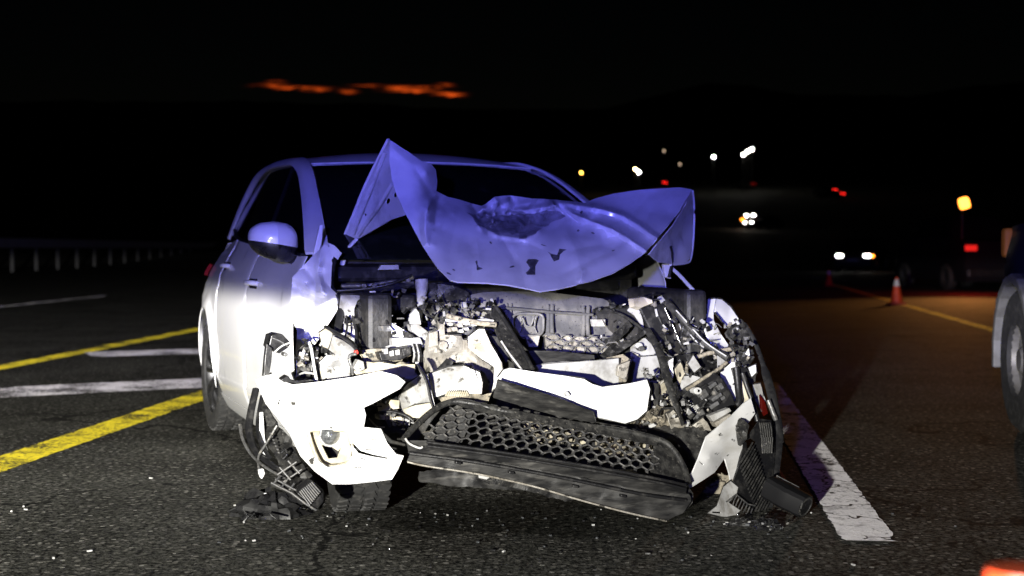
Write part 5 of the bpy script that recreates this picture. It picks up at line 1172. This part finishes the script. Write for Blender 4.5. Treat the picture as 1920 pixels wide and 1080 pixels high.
bmp = sheet('front_bumper', bp, [(560, 750, .44), (600, 760, .58), (650, 750, .68), (620, 790, .68), (580, 790, .55), (690, 730, .70), (670, 890, .76), (700, 830, .78), (600, 850, .62), (560, 800, .47), (620, 885, .72), (540, 750, .36)], M['bumperpaint'], car, th=.005, res=8, nz=.006, ns=8, holes=[fog, crk, [(692, 822), (706, 823), (706, 825), (692, 824)], [(685, 842), (697, 842.5), (697, 844.5), (685, 844)], [(675, 858), (686, 861), (686, 862.6), (675, 860)], [(662, 876), (679, 876), (679, 877.8), (662, 877.8)]], seed=170)
bmp['label'] = 'torn white bumper cover with an open fog lamp hole'
fz = lambda x, y: float(rbf([(577, 808, .53), (660, 808, .72), (661, 870, .72), (597, 870, .62)], [(x, y)])[0])
rim_ = [(p[0], p[1], fz(*p) - .004) for p in fog]
tube('fog_bezel', rim_ + rim_[:1], M['cream'], bmp, r=.008, k=2)
sheet('fog_pocket', [(p[0], p[1], fz(*p) - .045) for p in [(574, 803), (612, 801), (660, 806), (666, 858), (652, 874), (614, 880), (592, 868), (578, 830)]], [], M['cream'], bmp, res=8, nz=.012, holes=[[(602, 834), (622, 838), (634, 846), (640, 838), (632, 858), (615, 860)]], seed=171)
c_ = PS(618, 815, fz(618, 815) - .015); fv, ff = [], []
sph = bpy.data.meshes.new('fog_lamp'); b_ = bmesh.new(); bmesh.ops.create_uvsphere(b_, u_segments=24, v_segments=14, radius=.036); b_.to_mesh(sph); b_.free()
sph.polygons.foreach_set('use_smooth', [True] * len(sph.polygons)); sph.materials.append(M['clear']); fo = link(bpy.data.objects.new('fog_lamp', sph), bmp); fo.location = c_
tube('fog_rim', [tuple(c_ + Vector((.012, .037 * math.cos(i * .524), .037 * math.sin(i * .524)))) for i in range(13)], M['ltgrey'], bmp, r=.004, k=1, world=True)
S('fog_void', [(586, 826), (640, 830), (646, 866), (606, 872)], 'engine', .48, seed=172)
prism('inner_rag', [(528, 712), (540, 704), (546, 712), (565, 716), (590, 714), (590, 722), (550, 722), (533, 717)], M['black'], car, s=.30, depth=.06)

# torn liner and lamp parts hanging at the near corner
ll = S('torn_wheel_liner', [(490, 740, .12), (507, 773, .20), (520, 798, .26), (545, 820, .36), (556, 851, .42), (584, 890, .52), (606, 918, .58), (609, 945, .60), (595, 957, .62), (573, 943, .62), (545, 926, .58), (506, 909, .52), (520, 895, .50), (523, 868, .44), (505, 835, .32), (492, 800, .2)], 'dust', .4, th=.008, nz=.04, ns=18, seed=180, jg=1, sharp=20)
ll['label'] = 'torn black wheel liner hanging below the bumper'
for (a, b) in (((520, 890), (556, 866)), ((530, 905), (566, 880)), ((508, 905), (548, 925)), ((516, 898), (556, 920)), ((524, 876), (545, 900)), ((540, 864), (562, 888)), ((512, 908), (524, 893)), ((526, 916), (538, 900)), ((540, 922), (552, 906))):
    tube('liner_rib', [(a[0], a[1], .58), (b[0], b[1], .60)], M['meshgrey'], ll, r=.0035, k=1)
prism('vent_block', [(557, 925, .64), (584, 900, .62), (607, 919, .62), (607, 941, .64), (593, 957, .66)], M['black'], ll, s=.64, depth=.06)
for i in range(8):
    x0, y0 = 562 + i * 3.2, 921 - i * 2.4
    tube('vent_slat', [(x0, y0, .652), (x0 + 19 - i * .4, y0 + 27 - i * 1.2, .672)], M['meshgrey'], ll, r=.003, k=1)
tube('vent_edge', [(545, 923, .64), (572, 944, .665), (593, 957, .67)], M['meshgrey'], ll, r=.004, k=1)
tube('arch_trim', [(480, 729, .10), (469, 780, .16), (468, 815, .22), (484, 851, .34), (521, 880, .46)], M['black'], car, r=.014, flat=.6)
tube('arch_trim', [(492, 742, .12), (484, 790, .2), (488, 826, .30), (505, 858, .40)], M['black'], car, r=.009, flat=.6)
tube('arch_strip', [(450, 796, .20), (455, 823, .26), (470, 851, .34), (495, 874, .44), (533, 897, .54)], M['grey'], car, r=.006, flat=.6)
S('white_strip', [(487, 773, .2), (493, 773, .2), (496, 821, .28), (505, 857, .38), (493, 848, .36), (486, 823, .28)], 'paint', .28, seed=181, nz=.004)
tube('wire', [(519, 798, .36), (500, 830, .36), (486, 852, .38), (484, 868, .40), (486, 880, .42)], M['grey'], car, r=.0045)
prism('white_plug', [(485, 881), (494, 879), (497, 888), (492, 898), (489, 897), (486, 890)], M['paint'], car, s=.44, depth=.02)
for i in range(7): tube('lamp_bead', [(506 + i * 2.6, 812 + i * 6, .34 + i * .012), (509 + i * 2.6, 814 + i * 6, .345 + i * .012)], M['meshgrey'], ll, r=.003, k=1)
tube('torn_cable', [(527, 850, .46), (534, 844, .46), (538, 852, .46), (530, 861, .46)], M['blackgloss'], car, r=.005)

# small broken bits inside the bay, too many to name one by one
rg = random.Random(21); q = MB()
zones = [((645, 545), (800, 700), .10, 110), ((800, 560), (930, 640), .16, 90), ((1120, 560), (1260, 680), .03, 90), ((1240, 600), (1400, 720), .22, 130), ((1190, 745), (1330, 810), .44, 90), ((560, 640), (660, 715), .10, 70), ((1372, 640), (1412, 780), .30, 70), ((700, 745), (770, 800), .38, 40), ((1200, 700), (1260, 790), .36, 60)]
for (a, b, s, n_) in zones:
    for i in range(n_):
        c_ = PS(rg.uniform(a[0], b[0]), rg.uniform(a[1], b[1]), s + rg.uniform(-.06, .07)); k = rg.choice([0, 1, 1, 2, 3, 3, 4])
        rot = Matrix.Rotation(rg.uniform(0, 3), 3, 'X') @ Matrix.Rotation(rg.uniform(0, 3), 3, 'Z')
        if rg.random() < .82: q.box(c_, (rg.uniform(.004, .012), rg.uniform(.008, .035), rg.uniform(.004, .022)), rot=rot, m=k, taper=rg.uniform(.5, 1))
        else:
            d_ = rot @ Vector((rg.uniform(.015, .045), 0, 0)); q.tube(smooth_path([c_ - d_, c_ + rot @ Vector((0, .02, .01)), c_ + d_], 3), rg.uniform(.002, .005), 5, m=k)
tag(q.build('broken_bay_pieces', [M['grimed'], M['black'], M['alloy'], M['dust'], M['grey']], car), kind='stuff')

# ------------------------------------------------------------------ debris lying on the road
def heap(name, px, py, w, d, h, label, m, seed, cat='debris'):
    """crumpled lump resting on the ground"""
    P = PG(px, py); rg = random.Random(seed); v = []; f = []; nu, nv = 26, 9
    for j in range(nv + 1):
        ph = (j / nv) * math.pi / 2
        for i in range(nu):
            a = 2 * math.pi * i / nu; r = math.cos(ph)
            k = 1 + .55 * noise.noise(Vector((math.cos(a) * 2.2, math.sin(a) * 2.2, seed + ph * 2.0))) + .25 * noise.noise(Vector((math.cos(a) * 6, math.sin(a) * 6, seed + ph * 5)))
            v.append((r * w * math.cos(a) * k, r * d * math.sin(a) * k, max(0, math.sin(ph) * h * k)))
    for j in range(nv):
        for i in range(nu): f.append((j * nu + i, j * nu + (i + 1) % nu, (j + 1) * nu + (i + 1) % nu, (j + 1) * nu + i))
    f.append(tuple(range(nu * nv, nu * (nv + 1))))
    e = empty(name, P); tag(e, label, cat)
    return e, raw('torn_plastic', v, f, m, e, smooth=True, sharp=20)
e, _ = heap('crumpled_trim', 508, 966, .135, .09, .075, 'crumpled black plastic trim lump on the road under the torn liner', M['blackgloss'], 4)
for i in range(16):
    a = random.uniform(0, 6.28); r = random.uniform(.05, .15); p = Vector((r * math.cos(a) * 1.0, r * math.sin(a) * .7, .006))
    tube('shiny_shard', [p, p + Vector((random.uniform(-.02, .02), random.uniform(-.02, .02), random.uniform(0, .03))), p + Vector((random.uniform(-.04, .04), random.uniform(-.03, .03), .01))], M['chrome'] if i % 2 else M['blackgloss'], e, r=.003, k=1, world=True)
for pl in ([(451, 950), (462, 966), (470, 962)], [(457, 979), (468, 966), (476, 972)], [(505, 962), (512, 968), (520, 974)]):
    b_ = [PG(x, y, .03) - PG(508, 966) for x, y in pl]; tube('chrome_edge', b_, M['chrome'], e, r=.004, k=1, world=True)
e, _ = heap('broken_lamp_bits', 1436, 990, .05, .045, .03, 'heap of clear and chrome lamp splinters in front of the ribbed liner', M['blackgloss'], 9)
for i in range(34):
    a = random.uniform(0, 6.28); r = random.uniform(.02, .10); p = Vector((r * math.cos(a), r * math.sin(a) * .8, .004))
    MB().box(p + Vector((0, 0, random.uniform(.0, .02))), (random.uniform(.004, .022), random.uniform(.001, .004), random.uniform(.002, .010)), rot=Matrix.Rotation(random.uniform(0, 3), 3, 'Z') @ Matrix.Rotation(random.uniform(0, 1), 3, 'X')).build('splinter', M[random.choice(['chrome', 'clear', 'blackgloss', 'ltgrey'])], e)
e, _ = heap('lamp_splinters', 1388, 984, .035, .03, .02, 'small scatter of shiny splinters by the light grey bracket', M['dust'], 12)
for i in range(14):
    p = Vector((random.uniform(-.06, .06), random.uniform(-.04, .04), .006)); MB().box(p, (random.uniform(.004, .016), .002, .005), rot=Matrix.Rotation(random.uniform(0, 3), 3, 'Z')).build('splinter', M[random.choice(['chrome', 'ltgrey'])], e)
# black air duct thrown clear of the far corner
P = PG(1468, 966); dct = empty('air_duct', P, R(-38)); dct.rotation_euler = (0, R(20), R(-40)); dct.location.z = .03; dct.scale = (.85, .8, .8); tag(dct, 'black ribbed air duct lying on the road beside the ribbed liner', 'air duct')
v = []; f = []
for i in range(9):
    x = -.10 + .20 * i / 8; k = 1 - .25 * abs(x) / .12
    for j in range(12):
        a = 2 * math.pi * j / 12; ca, sa = math.cos(a), math.sin(a)
        v.append((x, math.copysign(abs(ca) ** .6, ca) * .062 * k, .055 + math.copysign(abs(sa) ** .6, sa) * .055 * (1.0 if i % 2 else .97)))
for i in range(8):
    for j in range(12): f.append((i * 12 + j, (i + 1) * 12 + j, (i + 1) * 12 + (j + 1) % 12, i * 12 + (j + 1) % 12))
f += [tuple(range(11, -1, -1)), tuple(range(96, 108))]
f = [tuple(reversed(q_)) for q_ in f]
raw('shell', v, f, M['rubberdark'], dct, smooth=True, sharp=30)
tube('rim', [Vector((.098, .05 * math.cos(i * .524), .055 + .045 * math.sin(i * .524))) for i in range(13)], M['dust'], dct, r=.006, k=1, world=True)
MB().box((-.05, .075, .075), (.12, .004, .05)).build('flange', M['grey'], dct)
e, _ = heap('beige_plastic_scrap', 1352, 922, .07, .05, .06, 'dusty beige plastic scrap under the torn bumper corner', M['beige'], 15)
# crumbs of broken glass and plastic strewn before the wreck, too small to tell apart
rg = random.Random(77); q = MB()
for i in range(90):
    P = PG(rg.gauss(960, 330), min(1075, 955 + abs(rg.gauss(0, 45)))); k = rg.uniform(.0025, .007)
    q.box(P + Vector((0, 0, k * .4)), (k * 1.5, k, k * .8), rot=Matrix.Rotation(rg.uniform(0, 3), 3, 'Z') @ Matrix.Rotation(rg.uniform(-.6, .6), 3, 'X'), m=rg.choice([0, 0, 1, 2]))
tag(q.build('glass_crumbs', [M['clear'], M['ltgrey'], M['black']]), 'fine crumbs of broken glass and plastic strewn before the wreck', 'debris', kind='stuff')
# scattered chips on the asphalt
rg = random.Random(33)
chips = [(22, 960), (44, 951), (48, 957), (168, 1035), (100, 1048), (925, 1034), (283, 898), (442, 949), (63, 567), (1600, 1061), (700, 1022), (1215, 1040), (1290, 1000)]
wch = []
for i, (x, y) in enumerate(chips):
    P = PG(x, y); k = .018 if i != 8 else .12
    m = M['ltgrey'] if i not in (5, 10, 11) else M['black']
    o = MB().box((0, 0, .004), (k * .9, k * .35, .005), rot=Matrix.Rotation(rg.uniform(0, 3), 3, 'Z')).build('debris_chip', m); o.location = P
    tag(o, ('tiny pale chip of debris lying on the bare asphalt' if m is M['ltgrey'] else 'tiny black plastic chip lying on the bare asphalt') if i != 8 else 'pale crumpled scrap lying between the painted lane lines', 'debris', 'pale chips on the asphalt' if m is M['ltgrey'] and i != 8 else ('black chips on the asphalt' if i != 8 else None))
